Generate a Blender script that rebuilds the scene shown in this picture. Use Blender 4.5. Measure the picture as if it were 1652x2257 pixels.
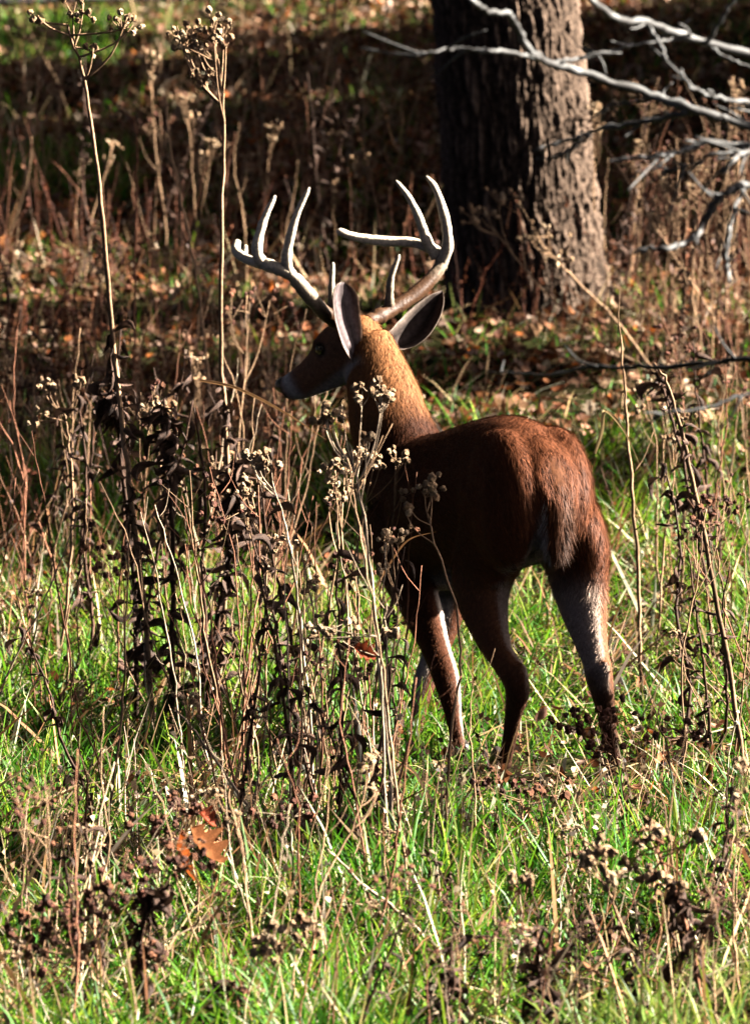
import bpy, bmesh, math
import numpy as np
from mathutils import Vector

sc = bpy.context.scene
for o in list(bpy.data.objects):
    bpy.data.objects.remove(o)

# ------------------------------------------------------------------ camera
CAM_Y, CAM_H, PITCH = -20.0, 2.66, math.radians(5.5)
TANH = math.tan(math.radians(4.075))            # half the vertical field
K = 2 * TANH / 2257.0                           # tangent per display pixel (1652 x 2257 view of the photo)
cam_d = bpy.data.cameras.new('camera')
cam = bpy.data.objects.new('camera', cam_d)
sc.collection.objects.link(cam)
cam.location = (0, CAM_Y, CAM_H)
cam.rotation_euler = (math.pi / 2 - PITCH, 0, 0)
cam_d.sensor_fit = 'VERTICAL'
cam_d.sensor_height = 36
cam_d.lens = 18 / TANH
cam_d.clip_start = 0.5
cam_d.clip_end = 2000
cam_d.dof.use_dof = True
cam_d.dof.focus_distance = 19.0
cam_d.dof.aperture_fstop = 8.0
sc.camera = cam

# ------------------------------------------------------------------ sky, sun, exposure
SUN_EL, SUN_AZ = math.radians(31), math.radians(10)      # azimuth: from the right (+x), turned this much behind the scene
w = bpy.data.worlds.new('World')
sc.world = w
w.use_nodes = True
nt = w.node_tree
bg = nt.nodes['Background']
sky = nt.nodes.new('ShaderNodeTexSky')
sky.sky_type = 'NISHITA'
sky.sun_disc = False
sky.sun_elevation = SUN_EL
sky.sun_rotation = math.radians(90) - SUN_AZ
sky.dust_density = 1.0
sky.air_density = 0.03
sky.ozone_density = 0.0
nt.links.new(sky.outputs[0], bg.inputs[0])
bg.inputs[1].default_value = 0.05
sun_dir = Vector((math.cos(SUN_EL) * math.cos(SUN_AZ), math.cos(SUN_EL) * math.sin(SUN_AZ), math.sin(SUN_EL)))
sd = bpy.data.lights.new('sun', 'SUN')
sd.energy = 5.0
sd.angle = math.radians(0.5)
sd.color = (1.0, 0.93, 0.82)
so = bpy.data.objects.new('sun', sd)
sc.collection.objects.link(so)
so.rotation_euler = (-sun_dir).to_track_quat('-Z', 'Y').to_euler()
sc.view_settings.view_transform = 'Standard'
sc.view_settings.look = 'None'
sc.view_settings.exposure = 3.05
sc.view_settings.gamma = 1.0
sc.view_settings.use_curve_mapping = False
sc.cycles.use_denoising = True
sc.cycles.max_bounces = 5
sc.cycles.diffuse_bounces = 0
sc.cycles.transparent_max_bounces = 4

# ------------------------------------------------------------------ helpers
C = sc.collection
rng = np.random.default_rng(11)
UP = np.array([0, 0, 1.0])
CP, SP = math.cos(PITCH), math.sin(PITCH)

def ray(px, py):
    u = (px - 826.0) * K
    v = (1128.5 - py) * K
    return np.array([u, CP + v * SP, -SP + v * CP])

def P(px, py, y):
    """the point of the pixel's ray at depth y"""
    d = ray(px, py)
    t = (y - CAM_Y) / d[1]
    return np.array([0, CAM_Y, CAM_H]) + d * t

def gh(x, y):
    """height of the ground"""
    x = np.asarray(x, float); y = np.asarray(y, float)
    r = 0.0875 * np.log1p(np.exp(np.clip((np.minimum(y, 60) - 2.0) * 1.6, -30, 30))) / 1.6
    r = np.where(y > 18, 0.0875 * (np.minimum(y, 60) - 2.0), r)
    n = 0.030 * np.sin(1.3 * x + 0.7 * y) * np.sin(0.9 * y - 0.6 * x + 1.0) + 0.012 * np.sin(3.7 * x + 1.1) * np.sin(3.1 * y)
    return r + n * np.clip((y - 1.0) / 3, 0, 1) + 0.010 * np.sin(4.1 * x + 2 * y) * np.sin(2.9 * y + 1)

def G(px, py):
    """the point where the pixel's ray meets the ground"""
    d = ray(px, py)
    o = np.array([0, CAM_Y, CAM_H])
    lo, hi = 5.0, 75.0
    prev = lo
    for t in np.linspace(lo, hi, 700):
        p = o + d * t
        if p[2] < gh(p[0], p[1]):
            a, b = prev, t
            for _ in range(20):
                m = (a + b) / 2
                q = o + d * m
                if q[2] < gh(q[0], q[1]): b = m
                else: a = m
            return o + d * b
        prev = t
    return o + d * hi

def nrm(v):
    v = np.asarray(v, float)
    return v / (np.linalg.norm(v) + 1e-12)

def catmull(pts, n):
    pts = np.asarray(pts, float)
    if len(pts) == 2:
        t = np.linspace(0, 1, n)[:, None]
        return pts[0] * (1 - t) + pts[1] * t
    p = np.vstack([2 * pts[0] - pts[1], pts, 2 * pts[-1] - pts[-2]])
    out = []
    m = len(pts) - 1
    for s in np.linspace(0, m, n):
        i = min(int(s), m - 1); t = s - i
        a, b, c, d = p[i], p[i + 1], p[i + 2], p[i + 3]
        out.append(0.5 * (2 * b + (c - a) * t + (2 * a - 5 * b + 4 * c - d) * t * t + (3 * b - a - 3 * c + d) * t ** 3))
    return np.array(out)

class MB:
    def __init__(self):
        self.v = []; self.f = []; self.c = []; self.n = 0
    def add(self, v, f, col=None):
        v = np.asarray(v, float)
        self.v.append(v)
        self.f += [tuple(i + self.n for i in q) for q in f]
        if col is None: col = (1, 1, 1)
        col = np.asarray(col, float)
        if col.ndim == 1: col = np.tile(col, (len(v), 1))
        self.c.append(col)
        self.n += len(v)
    def tube(self, pts, rad, n=6, col=None, cap=True, ref=None, rad2=None, groove=0.0):
        pts = np.asarray(pts, float); m = len(pts)
        rad = np.broadcast_to(np.asarray(rad, float), (m,))
        rad2 = rad if rad2 is None else np.broadcast_to(np.asarray(rad2, float), (m,))
        tan = np.gradient(pts, axis=0)
        tan /= np.linalg.norm(tan, axis=1)[:, None] + 1e-12
        r = np.array([0, 0, 1.0]) if ref is None else nrm(ref)
        if ref is None and abs(tan[0] @ r) > 0.9: r = np.array([1.0, 0, 0])
        ang = np.linspace(0, 2 * math.pi, n, endpoint=False)
        V = []
        for i in range(m):
            a = nrm(r - tan[i] * (r @ tan[i]))
            b = np.cross(tan[i], a)
            if ref is None: r = a
            gv = 1 + groove * (np.sin(4 * ang + .13 * i) + .7 * np.sin(7 * ang + 1.7 + .21 * i)) * (.6 + .4 * math.sin(i * 1.7)) if groove else 1.0
            V.append(pts[i] + np.outer(np.cos(ang) * rad[i] * gv, a) + np.outer(np.sin(ang) * rad2[i] * gv, b))
        V = np.vstack(V)
        F = []
        for i in range(m - 1):
            for j in range(n):
                k = (j + 1) % n
                F.append((i * n + j, i * n + k, (i + 1) * n + k, (i + 1) * n + j))
        if cap:
            F.append(tuple(range(n))[::-1]); F.append(tuple((m - 1) * n + j for j in range(n)))
        if col is not None:
            col = np.asarray(col, float)
            if col.ndim == 2 and len(col) == m: col = np.repeat(col, n, axis=0)
        self.add(V, F, col)
    def mesh(self, name, mat, origin=(0, 0, 0), smooth=True):
        me = bpy.data.meshes.new(name)
        v = np.vstack(self.v) - np.asarray(origin, float)
        me.from_pydata(v.tolist(), [], self.f)
        set_col(me, np.vstack(self.c))
        if smooth: me.shade_smooth()
        me.materials.append(mat)
        return me

def set_col(me, c):
    a = me.color_attributes.new('Col', 'FLOAT_COLOR', 'POINT')
    a.data.foreach_set('color', np.hstack([c, np.ones((len(c), 1))]).astype(np.float32).ravel())

def fast_mesh(name, v, loops, sizes, col, mat, smooth=False):
    me = bpy.data.meshes.new(name)
    me.vertices.add(len(v)); me.vertices.foreach_set('co', v.astype(np.float32).ravel())
    me.loops.add(len(loops)); me.loops.foreach_set('vertex_index', loops.astype(np.int32))
    me.polygons.add(len(sizes))
    st = np.concatenate([[0], np.cumsum(sizes)[:-1]])
    me.polygons.foreach_set('loop_start', st.astype(np.int32))
    me.update(calc_edges=True)
    set_col(me, col)
    if smooth: me.shade_smooth()
    me.materials.append(mat)
    return me

def link(name, data, parent=None, loc=None):
    o = bpy.data.objects.new(name, data)
    C.objects.link(o)
    if parent is not None: o.parent = parent
    if loc is not None: o.location = loc
    return o

def tag(o, label=None, cat=None, group=None, kind=None):
    if label: o['label'] = label
    if cat: o['category'] = cat
    if group: o['group'] = group
    if kind: o['kind'] = kind
    return o

def copy_tree(o, parent=None):
    c = o.copy(); C.objects.link(c); c.parent = parent
    for ch in o.children: copy_tree(ch, c)
    return c

def palette(n, cols, wts, r, jit=0.25):
    cols = np.array(cols); wts = np.array(wts, float); wts /= wts.sum()
    c = cols[r.choice(len(cols), n, p=wts)]
    return np.clip(c * (1 + r.uniform(-jit, jit, (n, 1))) * (1 + r.uniform(-0.08, 0.08, (n, 3))), 0, 1)

# ------------------------------------------------------------------ materials
def new_mat(name):
    m = bpy.data.materials.new(name); m.use_nodes = True
    return m, m.node_tree, m.node_tree.nodes['Principled BSDF']

def attr_mat(name, rough=0.6, spec=0.4, trans=0.0, noise=0.25, scale=60.0, bump=0.0, objrand=0.0, tint=None):
    """colour from the mesh's own colour attribute, broken up by noise; optional light passing through"""
    m, t, b = new_mat(name)
    at = t.nodes.new('ShaderNodeAttribute'); at.attribute_name = 'Col'
    tc = t.nodes.new('ShaderNodeTexCoord')
    nz = t.nodes.new('ShaderNodeTexNoise'); nz.inputs['Scale'].default_value = scale; nz.inputs['Detail'].default_value = 4
    t.links.new(tc.outputs['Object'], nz.inputs['Vector'])
    mr = t.nodes.new('ShaderNodeMapRange'); mr.inputs[1].default_value = 0.3; mr.inputs[2].default_value = 0.7
    mr.inputs[3].default_value = 1 - noise; mr.inputs[4].default_value = 1 + noise
    t.links.new(nz.outputs[0], mr.inputs[0])
    vm = t.nodes.new('ShaderNodeVectorMath'); vm.operation = 'SCALE'
    t.links.new(at.outputs['Color'], vm.inputs[0]); t.links.new(mr.outputs[0], vm.inputs['Scale'])
    col = vm.outputs[0]
    if objrand:
        oi = t.nodes.new('ShaderNodeObjectInfo')
        mo = t.nodes.new('ShaderNodeMapRange'); mo.inputs[3].default_value = 1 - objrand; mo.inputs[4].default_value = 1 + objrand
        t.links.new(oi.outputs['Random'], mo.inputs[0])
        v2 = t.nodes.new('ShaderNodeVectorMath'); v2.operation = 'SCALE'
        t.links.new(col, v2.inputs[0]); t.links.new(mo.outputs[0], v2.inputs['Scale'])
        col = v2.outputs[0]
    t.links.new(col, b.inputs['Base Color'])
    b.inputs['Roughness'].default_value = rough
    b.inputs['Specular IOR Level'].default_value = spec
    if bump:
        bp = t.nodes.new('ShaderNodeBump'); bp.inputs['Strength'].default_value = bump; bp.inputs['Distance'].default_value = 0.004
        t.links.new(nz.outputs[0], bp.inputs['Height']); t.links.new(bp.outputs[0], b.inputs['Normal'])
    if trans:
        tr = t.nodes.new('ShaderNodeBsdfTranslucent'); t.links.new(col, tr.inputs[0])
        mx = t.nodes.new('ShaderNodeMixShader'); mx.inputs[0].default_value = trans
        out = t.nodes['Material Output']
        t.links.new(b.outputs[0], mx.inputs[1]); t.links.new(tr.outputs[0], mx.inputs[2]); t.links.new(mx.outputs[0], out.inputs[0])
    return m

M_GRASS = attr_mat('grass_blades', 0.5, 0.22, 0.34, 0.2, 30)
M_STRAW = attr_mat('dead_straw', 0.6, 0.15, 0.2, 0.25, 40)
M_LEAF = attr_mat('dry_leaf', 0.7, 0.1, 0.18, 0.35, 45, 0.3, 0.25)
M_STEM = attr_mat('dead_stem', 0.7, 0.1, 0.0, 0.4, 70, 0.4, 0.25)
M_HEAD = attr_mat('seed_head', 0.8, 0.2, 0.0, 0.45, 300, 0.6, 0.35)
M_DARKLEAF = attr_mat('withered_leaf', 0.65, 0.15, 0.05, 0.5, 60, 0.5, 0.4)
M_BARK = attr_mat('tree_bark', 0.9, 0.05, 0.0, 0.4, 38, 0.8)
M_TWIG = attr_mat('twig_bark', 0.6, 0.25, 0.0, 0.35, 55, 0.4)
M_FUR = attr_mat('deer_coat', 0.75, 0.06, 0.0, 0.3, 90, 0.25)
M_HAIR = attr_mat('deer_hair', 0.6, 0.10, 0.05, 0.25, 120)
M_ANTLER = attr_mat('antler_bone', 0.5, 0.12, 0.0, 0.3, 120, 0.5)
M_EAR = attr_mat('ear_skin', 0.7, 0.1, 0.38, 0.3, 80, 0.2)
M_NOSE = attr_mat('wet_nose', 0.3, 0.5, 0, 0.1, 90, 0.2)
M_EYE = attr_mat('eye_gloss', 0.18, 0.35, 0, 0.0, 10)
M_HOOF = attr_mat('hoof_horn', 0.4, 0.4, 0, 0.2, 60, 0.2)

def ground_mat():
    m, t, b = new_mat('ground_soil')
    tc = t.nodes.new('ShaderNodeTexCoord')
    n1 = t.nodes.new('ShaderNodeTexNoise'); n1.inputs['Scale'].default_value = 9; n1.inputs['Detail'].default_value = 8
    n2 = t.nodes.new('ShaderNodeTexNoise'); n2.inputs['Scale'].default_value = 0.9; n2.inputs['Detail'].default_value = 3
    for n in (n1, n2): t.links.new(tc.outputs['Object'], n.inputs['Vector'])
    r = t.nodes.new('ShaderNodeValToRGB')
    r.color_ramp.elements[0].position = 0.35; r.color_ramp.elements[0].color = (0.012, 0.008, 0.005, 1)
    r.color_ramp.elements[1].position = 0.7; r.color_ramp.elements[1].color = (0.022, 0.013, 0.008, 1)
    t.links.new(n1.outputs[0], r.inputs[0])
    r2 = t.nodes.new('ShaderNodeValToRGB')
    r2.color_ramp.elements[0].position = 0.4; r2.color_ramp.elements[0].color = (0.018, 0.028, 0.007, 1)
    r2.color_ramp.elements[1].position = 0.6; r2.color_ramp.elements[1].color = (0.02, 0.012, 0.007, 1)
    t.links.new(n2.outputs[0], r2.inputs[0])
    mx = t.nodes.new('ShaderNodeMix'); mx.data_type = 'RGBA'; mx.inputs[0].default_value = 0.45
    t.links.new(r.outputs[0], mx.inputs[6]); t.links.new(r2.outputs[0], mx.inputs[7])
    t.links.new(mx.outputs[2], b.inputs['Base Color'])
    b.inputs['Roughness'].default_value = 1.0
    b.inputs['Specular IOR Level'].default_value = 0.0
    bp = t.nodes.new('ShaderNodeBump'); bp.inputs['Strength'].default_value = 0.8; bp.inputs['Distance'].default_value = 0.03
    t.links.new(n1.outputs[0], bp.inputs['Height']); t.links.new(bp.outputs[0], b.inputs['Normal'])
    return m

# ------------------------------------------------------------------ the ground
gx = np.unique(np.concatenate([np.linspace(-400, -9, 24), np.linspace(-9, 9, 121), np.linspace(9, 400, 24)]))
gy = np.unique(np.concatenate([np.linspace(-200, -6, 16), np.linspace(-6, 26, 214), np.linspace(26, 600, 40)]))
X, Y = np.meshgrid(gx, gy)
V = np.stack([X.ravel(), Y.ravel(), gh(X, Y).ravel()], 1)
nx, ny = len(gx), len(gy)
ii = (np.arange(ny - 1)[:, None] * nx + np.arange(nx - 1)[None, :]).ravel()
L = np.stack([ii, ii + 1, ii + nx + 1, ii + nx], 1).ravel()
gme = fast_mesh('ground', V, L, np.full(len(ii), 4), np.ones((len(V), 3)), ground_mat(), True)
tag(link('ground', gme), kind='structure')

# ------------------------------------------------------------------ trees
def bark_trunk(p0, p1, r0, r1, flare, na, nh, depth, seed, hi=True):
    """a trunk with furrowed bark: ridges pushed out of the surface"""
    rg = np.random.default_rng(seed)
    h = np.linalg.norm(p1 - p0)
    zt = np.linspace(0, 1, nh) ** 1.25
    A, T = np.meshgrid(np.linspace(0, 2 * math.pi, na, endpoint=False), zt)
    Zm = T * h
    R = r0 + (r1 - r0) * T + flare * np.exp(-Zm / 0.22)
    R = R * (1 + 0.05 * np.sin(3 * A + 0.5 + 0.6 * Zm) + 0.035 * np.sin(5 * A + 1.3 - 0.4 * Zm)) + flare * 0.5 * np.exp(-Zm / 0.3) * np.maximum(0, np.sin(5 * A + 1))
    wob = np.zeros_like(A)
    for k in range(5):
        wob += rg.uniform(0.3, 1) * np.sin((2.3 + 2.1 * k) * Zm + rg.integers(1, 5) * A + rg.uniform(0, 6)) / (k + 1)
    # irregular plates: a warped cell pattern, long up the trunk, with deep furrows between
    nc = 8000 if hi else 60
    cu = rg.uniform(0, 2 * math.pi, nc); cz = rg.uniform(-0.1, h + 0.1, nc)
    keep = (cz < (3.4 if hi else 99))
    cu, cz = cu[keep], cz[keep]
    wa = A + 0.05 * np.sin(7 * Zm + 3 * np.sin(2.1 * Zm)) + 0.035 * wob + rg.normal(0, .004, A.shape)
    wz = Zm + 0.05 * np.sin(9 * A + 2.7 * Zm)
    d1 = np.full(A.shape, 9.0); d2 = np.full(A.shape, 9.0)
    if hi:
        zr_ = Zm[:, 0]
        for c_, z_ in zip(cu, cz):
            i0, i1 = np.searchsorted(zr_, z_ - .42), np.searchsorted(zr_, z_ + .42)
            sl = slice(i0, max(i1, i0 + 1))
            da = np.abs((wa[sl] - c_ + math.pi) % (2 * math.pi) - math.pi) * r0
            dd = np.sqrt((da / .019) ** 2 + ((wz[sl] - z_) / .12) ** 2)
            near = dd < d1[sl]
            d2[sl] = np.where(near, d1[sl], np.minimum(d2[sl], dd)); d1[sl] = np.where(near, dd, d1[sl])
        hgt = np.clip((d2 - d1) * 1.1, 0, 1) ** .6 * (0.8 + 0.25 * np.sin(31 * A + 9 * Zm + 4 * wob))
        hgt = np.where(Zm > 3.4, 0.6, hgt)
    else:
        hgt = np.abs(np.sin(A * 15 + wob * 2.2)) ** .7
    fine = rg.normal(0, 1, A.shape)
    R = R + depth * (hgt - 0.6) + fine * depth * 0.09
    ax = (p1 - p0)
    V = p0[None, None, :] + T[..., None] * ax + np.stack([np.cos(A) * R, np.sin(A) * R, np.zeros_like(R)], -1)
    V = V.reshape(-1, 3)
    idx = np.arange(nh * na).reshape(nh, na)
    a = idx[:-1]; b = np.roll(idx, -1, 1)[:-1]; c = np.roll(idx, -1, 1)[1:]; d = idx[1:]
    L = np.stack([a, b, c, d], -1).ravel()
    t = np.clip(hgt, 0, 1)[..., None]
    col = (np.array([0.014, 0.009, 0.006]) * (1 - t) + np.array([0.19, 0.13, 0.095]) * t).reshape(-1, 3)
    return V, L, np.full((nh - 1) * na, 4), col

def limb(mb, p, d, ln, r, depth, rg, col):
    n = 7
    pts = [p]
    dd = nrm(d)
    for i in range(n - 1):
        dd = nrm(dd + rg.normal(0, 0.13, 3) + np.array([0, 0, 0.05]))
        pts.append(pts[-1] + dd * ln / (n - 1))
    pts = np.array(pts)
    mb.tube(pts, np.linspace(r, r * 0.35, n), 7 if depth > 1 else 5, col)
    if depth > 0:
        for k in range(4):
            i = rg.integers(2, n)
            nd = nrm(dd + rg.normal(0, 0.7, 3))
            limb(mb, pts[i], nd, ln * rg.uniform(0.45, 0.7), r * 0.5, depth - 1, rg, col)

def tree(base, top, r0, r1, flare, seed, label, na=70, nh=160, depth=0.03, group=None):
    base = np.array(base); top = np.array(top)
    root = tag(link('tree', None, None, base), label, 'tree', group)
    V, L, S, col = bark_trunk(base - np.array([0, 0, 0.25]), top, r0, r1, flare, na, nh, depth, seed, na > 200)
    link('trunk', fast_mesh('trunk', V - base, L, S, col, M_BARK, True), root)
    rg = np.random.default_rng(seed + 5)
    ax = top - base
    for k in range(7):
        mb = MB()
        t = 0.62 + 0.38 * k / 6
        a = k * 2.4 + rg.uniform(0, 1)
        d = np.array([math.cos(a), math.sin(a), 0.9 if k < 6 else 3.0])
        limb(mb, base + ax * t, d, rg.uniform(2.2, 3.4), r1 * (0.45 if k < 6 else 0.95), 2, rg, (0.16, 0.12, 0.09))
        link('limb', mb.mesh('limb', M_BARK, base), root)
    return root

tb = G(1168, 682)
px_m = 1 / (K * (tb[1] - CAM_Y))
tt = P(1108, -60, tb[1])
slope = (tt - tb) / (tt[2] - tb[2])
tree_top = tb + slope * 9.0
R_T = 166 / px_m
tree(tb, tree_top, R_T * 1.0, R_T * 0.72, 0.10, 3, 'thick furrowed grey-brown tree trunk standing on the leaf-strewn slope', 340, 900, 0.034)
# neighbours that stand out of view and throw the broad shade across the slope
for k, (x, y, r) in enumerate([(6.3, 19.6, 0.30), (7.4, 25.0, 0.4)]):
    b = np.array([x, y, float(gh(x, y))])
    tree(b, b + np.array([0.2, 0.1, 11.0]), r, r * 0.7, 0.06, 20 + k,
         'bare woodland tree on the slope beside the thick trunk, outside the clearing', 40, 60, 0.03, 'neighbouring woodland trees')
M_NEEDLE = attr_mat('cedar_foliage', 0.6, 0.3, 0.1, 0.3, 20)
def cedar(x, y, h, rad, seed, n=15000, zmin=.08, label='dense dark cedar on the slope beyond the clearing', group='unseen cedars added for shade'):
    """dense evergreen: sprays of foliage around a straight trunk"""
    r = np.random.default_rng(seed)
    b = np.array([x, y, float(gh(x, y))])
    root = tag(link('added_cedar', None, None, b), label, 'tree', group)
    mb = MB(); mb.tube([b - UP * .2, b + UP * h * .5, b + UP * h * .95], [.14, .09, .02], 9, (.14, .09, .06)); link('trunk', mb.mesh('trunk', M_BARK, b), root)
    nb = 46
    bz = r.uniform(zmin, .97, nb); ba = r.uniform(0, 6.28, nb); bl = rad * (1.05 - bz) ** .7 * r.uniform(.6, 1.15, nb)
    k = r.integers(0, nb, n); t = r.uniform(.1, 1, n) ** .7
    c = np.stack([np.cos(ba[k]) * bl[k] * t, np.sin(ba[k]) * bl[k] * t, bz[k] * h + .25 * t], 1) + r.normal(0, .13, (n, 3)) + b
    d = r.normal(0, 1, (n, 3)); d[:, 2] += .5; d /= np.linalg.norm(d, axis=1)[:, None]
    e = np.cross(d, r.normal(0, 1, (n, 3))); e /= np.linalg.norm(e, axis=1)[:, None]
    L_ = r.uniform(.06, .16, (n, 1)); Wd = r.uniform(.02, .05, (n, 1))
    V = np.stack([c - e * Wd, c + d * L_ * .5, c + e * Wd, c + d * L_], 1)[:, [0, 3, 2, 1]]
    V[:, 3] = c - d * L_ * .5
    col = palette(n, [(.03, .06, .02), (.05, .08, .025), (.07, .06, .03)], [3, 2, 1], r)
    tag(link('crown', fast_mesh('crown', V.reshape(-1, 3) - b, np.arange(4 * n), np.full(n, 4), np.repeat(col, 4, 0), M_NEEDLE), root), kind='stuff')
    return root
SHD = np.array([sun_dir.x, sun_dir.y]) / math.hypot(sun_dir.x, sun_dir.y)
for k, (px, py, dist, h, rad, *more) in enumerate([(120, 300, 7.6, 7.5, 1.6), (420, 190, 6.3, 6.6, 1.3), (800, 290, 5.2, 6.0, 1.3), (860, 90, 5.6, 6.2, 1.4), (1500, 330, 4.4, 4.6, 1.0), (1560, 150, 4.6, 5.0, 1.2), (300, 420, 7.0, 6.6, .8), (620, 450, 5.6, 5.6, 1.1), (860, 430, 5.0, 5.2, 1.1), (560, 330, 6.2, 6.2, 1.2), (1580, 480, 4.0, 3.6, .7), (30, 450, 7.6, 6.8, 1.2, 9000), (350, 500, 6.8, 6.2, 1.2, 15000), (640, 500, 6.0, 5.6, 1.2, 15000), (820, 520, 5.2, 5.0, .9, 13000), (200, 400, 7.2, 6.6, 1.0), (480, 410, 6.4, 6.2, 1.2), (1600, 560, 4.2, 3.8, .8, 6000), (230, 850, 6.2, 6.6, .75, 13000, .45), (520, 850, 6.0, 6.4, .65, 12000, .45), (560, 1940, 6.0, 4.5, .45, 5000, .72), (120, 1010, 6.0, 6.4, 1.5, 9000, .42), (420, 1120, 6.0, 6.4, 1.1, 7000, .42), (90, 1190, 6.6, 6.8, 1.0, 7000, .42)]):
    g = G(px, py)
    cedar(g[0] + SHD[0] * dist, g[1] + SHD[1] * dist, h, rad, 70 + k, *more)  # unseen cedar added up-sun of the spot to cast shade on it
# unseen ring of cedars added to block skylight on every side but the sun's
rw = np.random.default_rng(321)
cp = None
for k in range(34):
    a = SUN_AZ + math.radians(42) + (2 * math.pi - math.radians(84)) * k / 33
    R_ = rw.uniform(11.5, 14.5)
    x, y = R_ * math.cos(a) * 1.0, 1 + R_ * math.sin(a) * (2.4 if math.sin(a) > 0 else 2.2)
    if cp is None: cp = cedar(x, y, 13, 2.6, 500, 9000, .08, 'tall dark cedar closing in the far side of the clearing', 'unseen cedars added to block the sky'); c = cp
    else: c = copy_tree(cp)
    c.location = (x, y, float(gh(x, y))); k_ = rw.uniform(.85, 1.3); c.scale = (k_, k_, k_); c.rotation_euler = (0, 0, rw.uniform(0, 6.28))

# ------------------------------------------------------------------ grass and litter
def half_w(y, m=0.9):
    return 0.0522 * (y + 20) + m

def vnoise(x, y, s, seed):
    r = np.random.default_rng(seed)
    o = np.zeros_like(x)
    for k in range(6):
        a = r.uniform(0, 6.28); f = s * r.uniform(0.6, 1.6)
        o += np.sin(f * (x * math.cos(a) + y * math.sin(a)) + r.uniform(0, 6.28))
    return o / 3.2

def scatter(n, y0, y1, m=0.9, seed=0, clump=0.0, cs=3.0):
    r = np.random.default_rng(seed)
    N = int(n * 3)
    y = r.uniform(y0, y1, N)
    x = r.uniform(-1, 1, N) * half_w(y1, m)
    ok = np.abs(x) < half_w(y, m)
    if clump:
        d = np.clip(0.5 + clump * vnoise(x, y, cs, seed + 99), 0.03, 1)
        ok &= r.uniform(0, 1, N) < d
    x, y = x[ok][:n], y[ok][:n]
    return x, y

def blades(x, y, L, W, lean, droop, col, seed, az=None, zoff=-0.01, name='grass', mat=None):
    """blades of grass: tapered ribbons that lean and droop"""
    r = np.random.default_rng(seed)
    n = len(x)
    az = r.uniform(0, 2 * math.pi, n) if az is None else az
    d = np.stack([np.cos(az), np.sin(az), np.zeros(n)], 1)
    ts = np.array([0, 0.35, 0.7, 1.0])
    tw = az + r.normal(0, 0.9, n) + math.pi / 2
    wv = np.stack([np.cos(tw), np.sin(tw), np.zeros(n)], 1)
    base = np.stack([x, y, gh(x, y) + zoff], 1)
    ang = lean[:, None] + droop[:, None] * ts[None, :]
    pos = [base]
    for k in range(3):
        a = (ang[:, k] + ang[:, k + 1]) / 2
        s = (ts[k + 1] - ts[k]) * L
        pos.append(pos[-1] + d * (np.sin(a) * s)[:, None] + np.stack([np.zeros(n), np.zeros(n), np.cos(a) * s], 1))
    pos = [np.stack([p[:, 0], p[:, 1], np.maximum(p[:, 2], gh(p[:, 0], p[:, 1]) + 0.006)], 1) for p in pos]
    ww = [0.8, 1.0, 0.75]
    V = np.empty((n, 7, 3))
    for k in range(3):
        o = wv * (W * ww[k] / 2)[:, None]
        V[:, 2 * k] = pos[k] - o; V[:, 2 * k + 1] = pos[k] + o
    V[:, 6] = pos[3]
    b = (np.arange(n) * 7)[:, None]
    L_ = np.concatenate([b + np.array([[0, 1, 3, 2]]), b + np.array([[2, 3, 5, 4]]), b + np.array([[4, 5, 6]])], 1).ravel()
    S = np.tile([4, 4, 3], n)
    return fast_mesh(name, V.reshape(-1, 3), L_, S, np.repeat(col, 7, 0), mat or M_GRASS)

GREEN = [(0.042, 0.145, 0.008), (0.018, 0.075, 0.006), (0.095, 0.22, 0.010), (0.19, 0.27, 0.020), (0.32, 0.26, 0.09), (0.16, 0.08, 0.03), (0.46, 0.44, 0.28)]
def lush(n, y0, y1, seed, wts, lmin, lmax, clump, name, label):
    r = np.random.default_rng(seed)
    x, y = scatter(n, y0, y1, 0.9, seed, clump, 6.5)
    n = len(x)
    hn = np.clip(0.72 + 0.50 * vnoise(x, y, 4.2, seed + 4), 0.22, 1.5)
    L = r.uniform(lmin, lmax, n) * hn * (1 - .8 * np.exp(-((x - .40) / .65) ** 2 - ((y + .3) / .9) ** 2))
    col = palette(n, GREEN, wts, r, .45)
    dry = np.clip(vnoise(x, y, 1.3, seed + 8) - 0.35, 0, 0.6)[:, None] * r.uniform(0, 1, (n, 1))
    col = col * (1 - dry) + np.array([0.33, 0.23, 0.11]) * dry
    me = blades(x, y, L, r.uniform(0.0035, 0.0095, n), np.abs(r.normal(0.35, 0.4, n)), np.abs(r.normal(0.95, 0.6, n)), col, seed + 1, name=name)
    return tag(link(name, me), label, 'grass', kind='stuff')

lush(50000, -5.2, 1.6, 1, [6.5, 5.5, 7, 4.5, .8, .3, 1.0], 0.12, 0.36, 0.75, 'meadow_grass', 'lush green meadow grass around the buck and in front of it')
lush(33000, 1.2, 6.4, 2, [4, 3, 7, 8, 1.4, .6, 1.6], 0.14, 0.38, 0.6, 'pale_grass', 'pale yellow-green sunlit grass just beyond the buck')
lush(30000, 6.4, 29.0, 3, [5, 6, 3, 1.2, .8, 2.2, 0.1], 0.07, 0.22, 1.1, 'woodland_grass', 'short sparse grass between leaves on the far slope')

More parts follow.
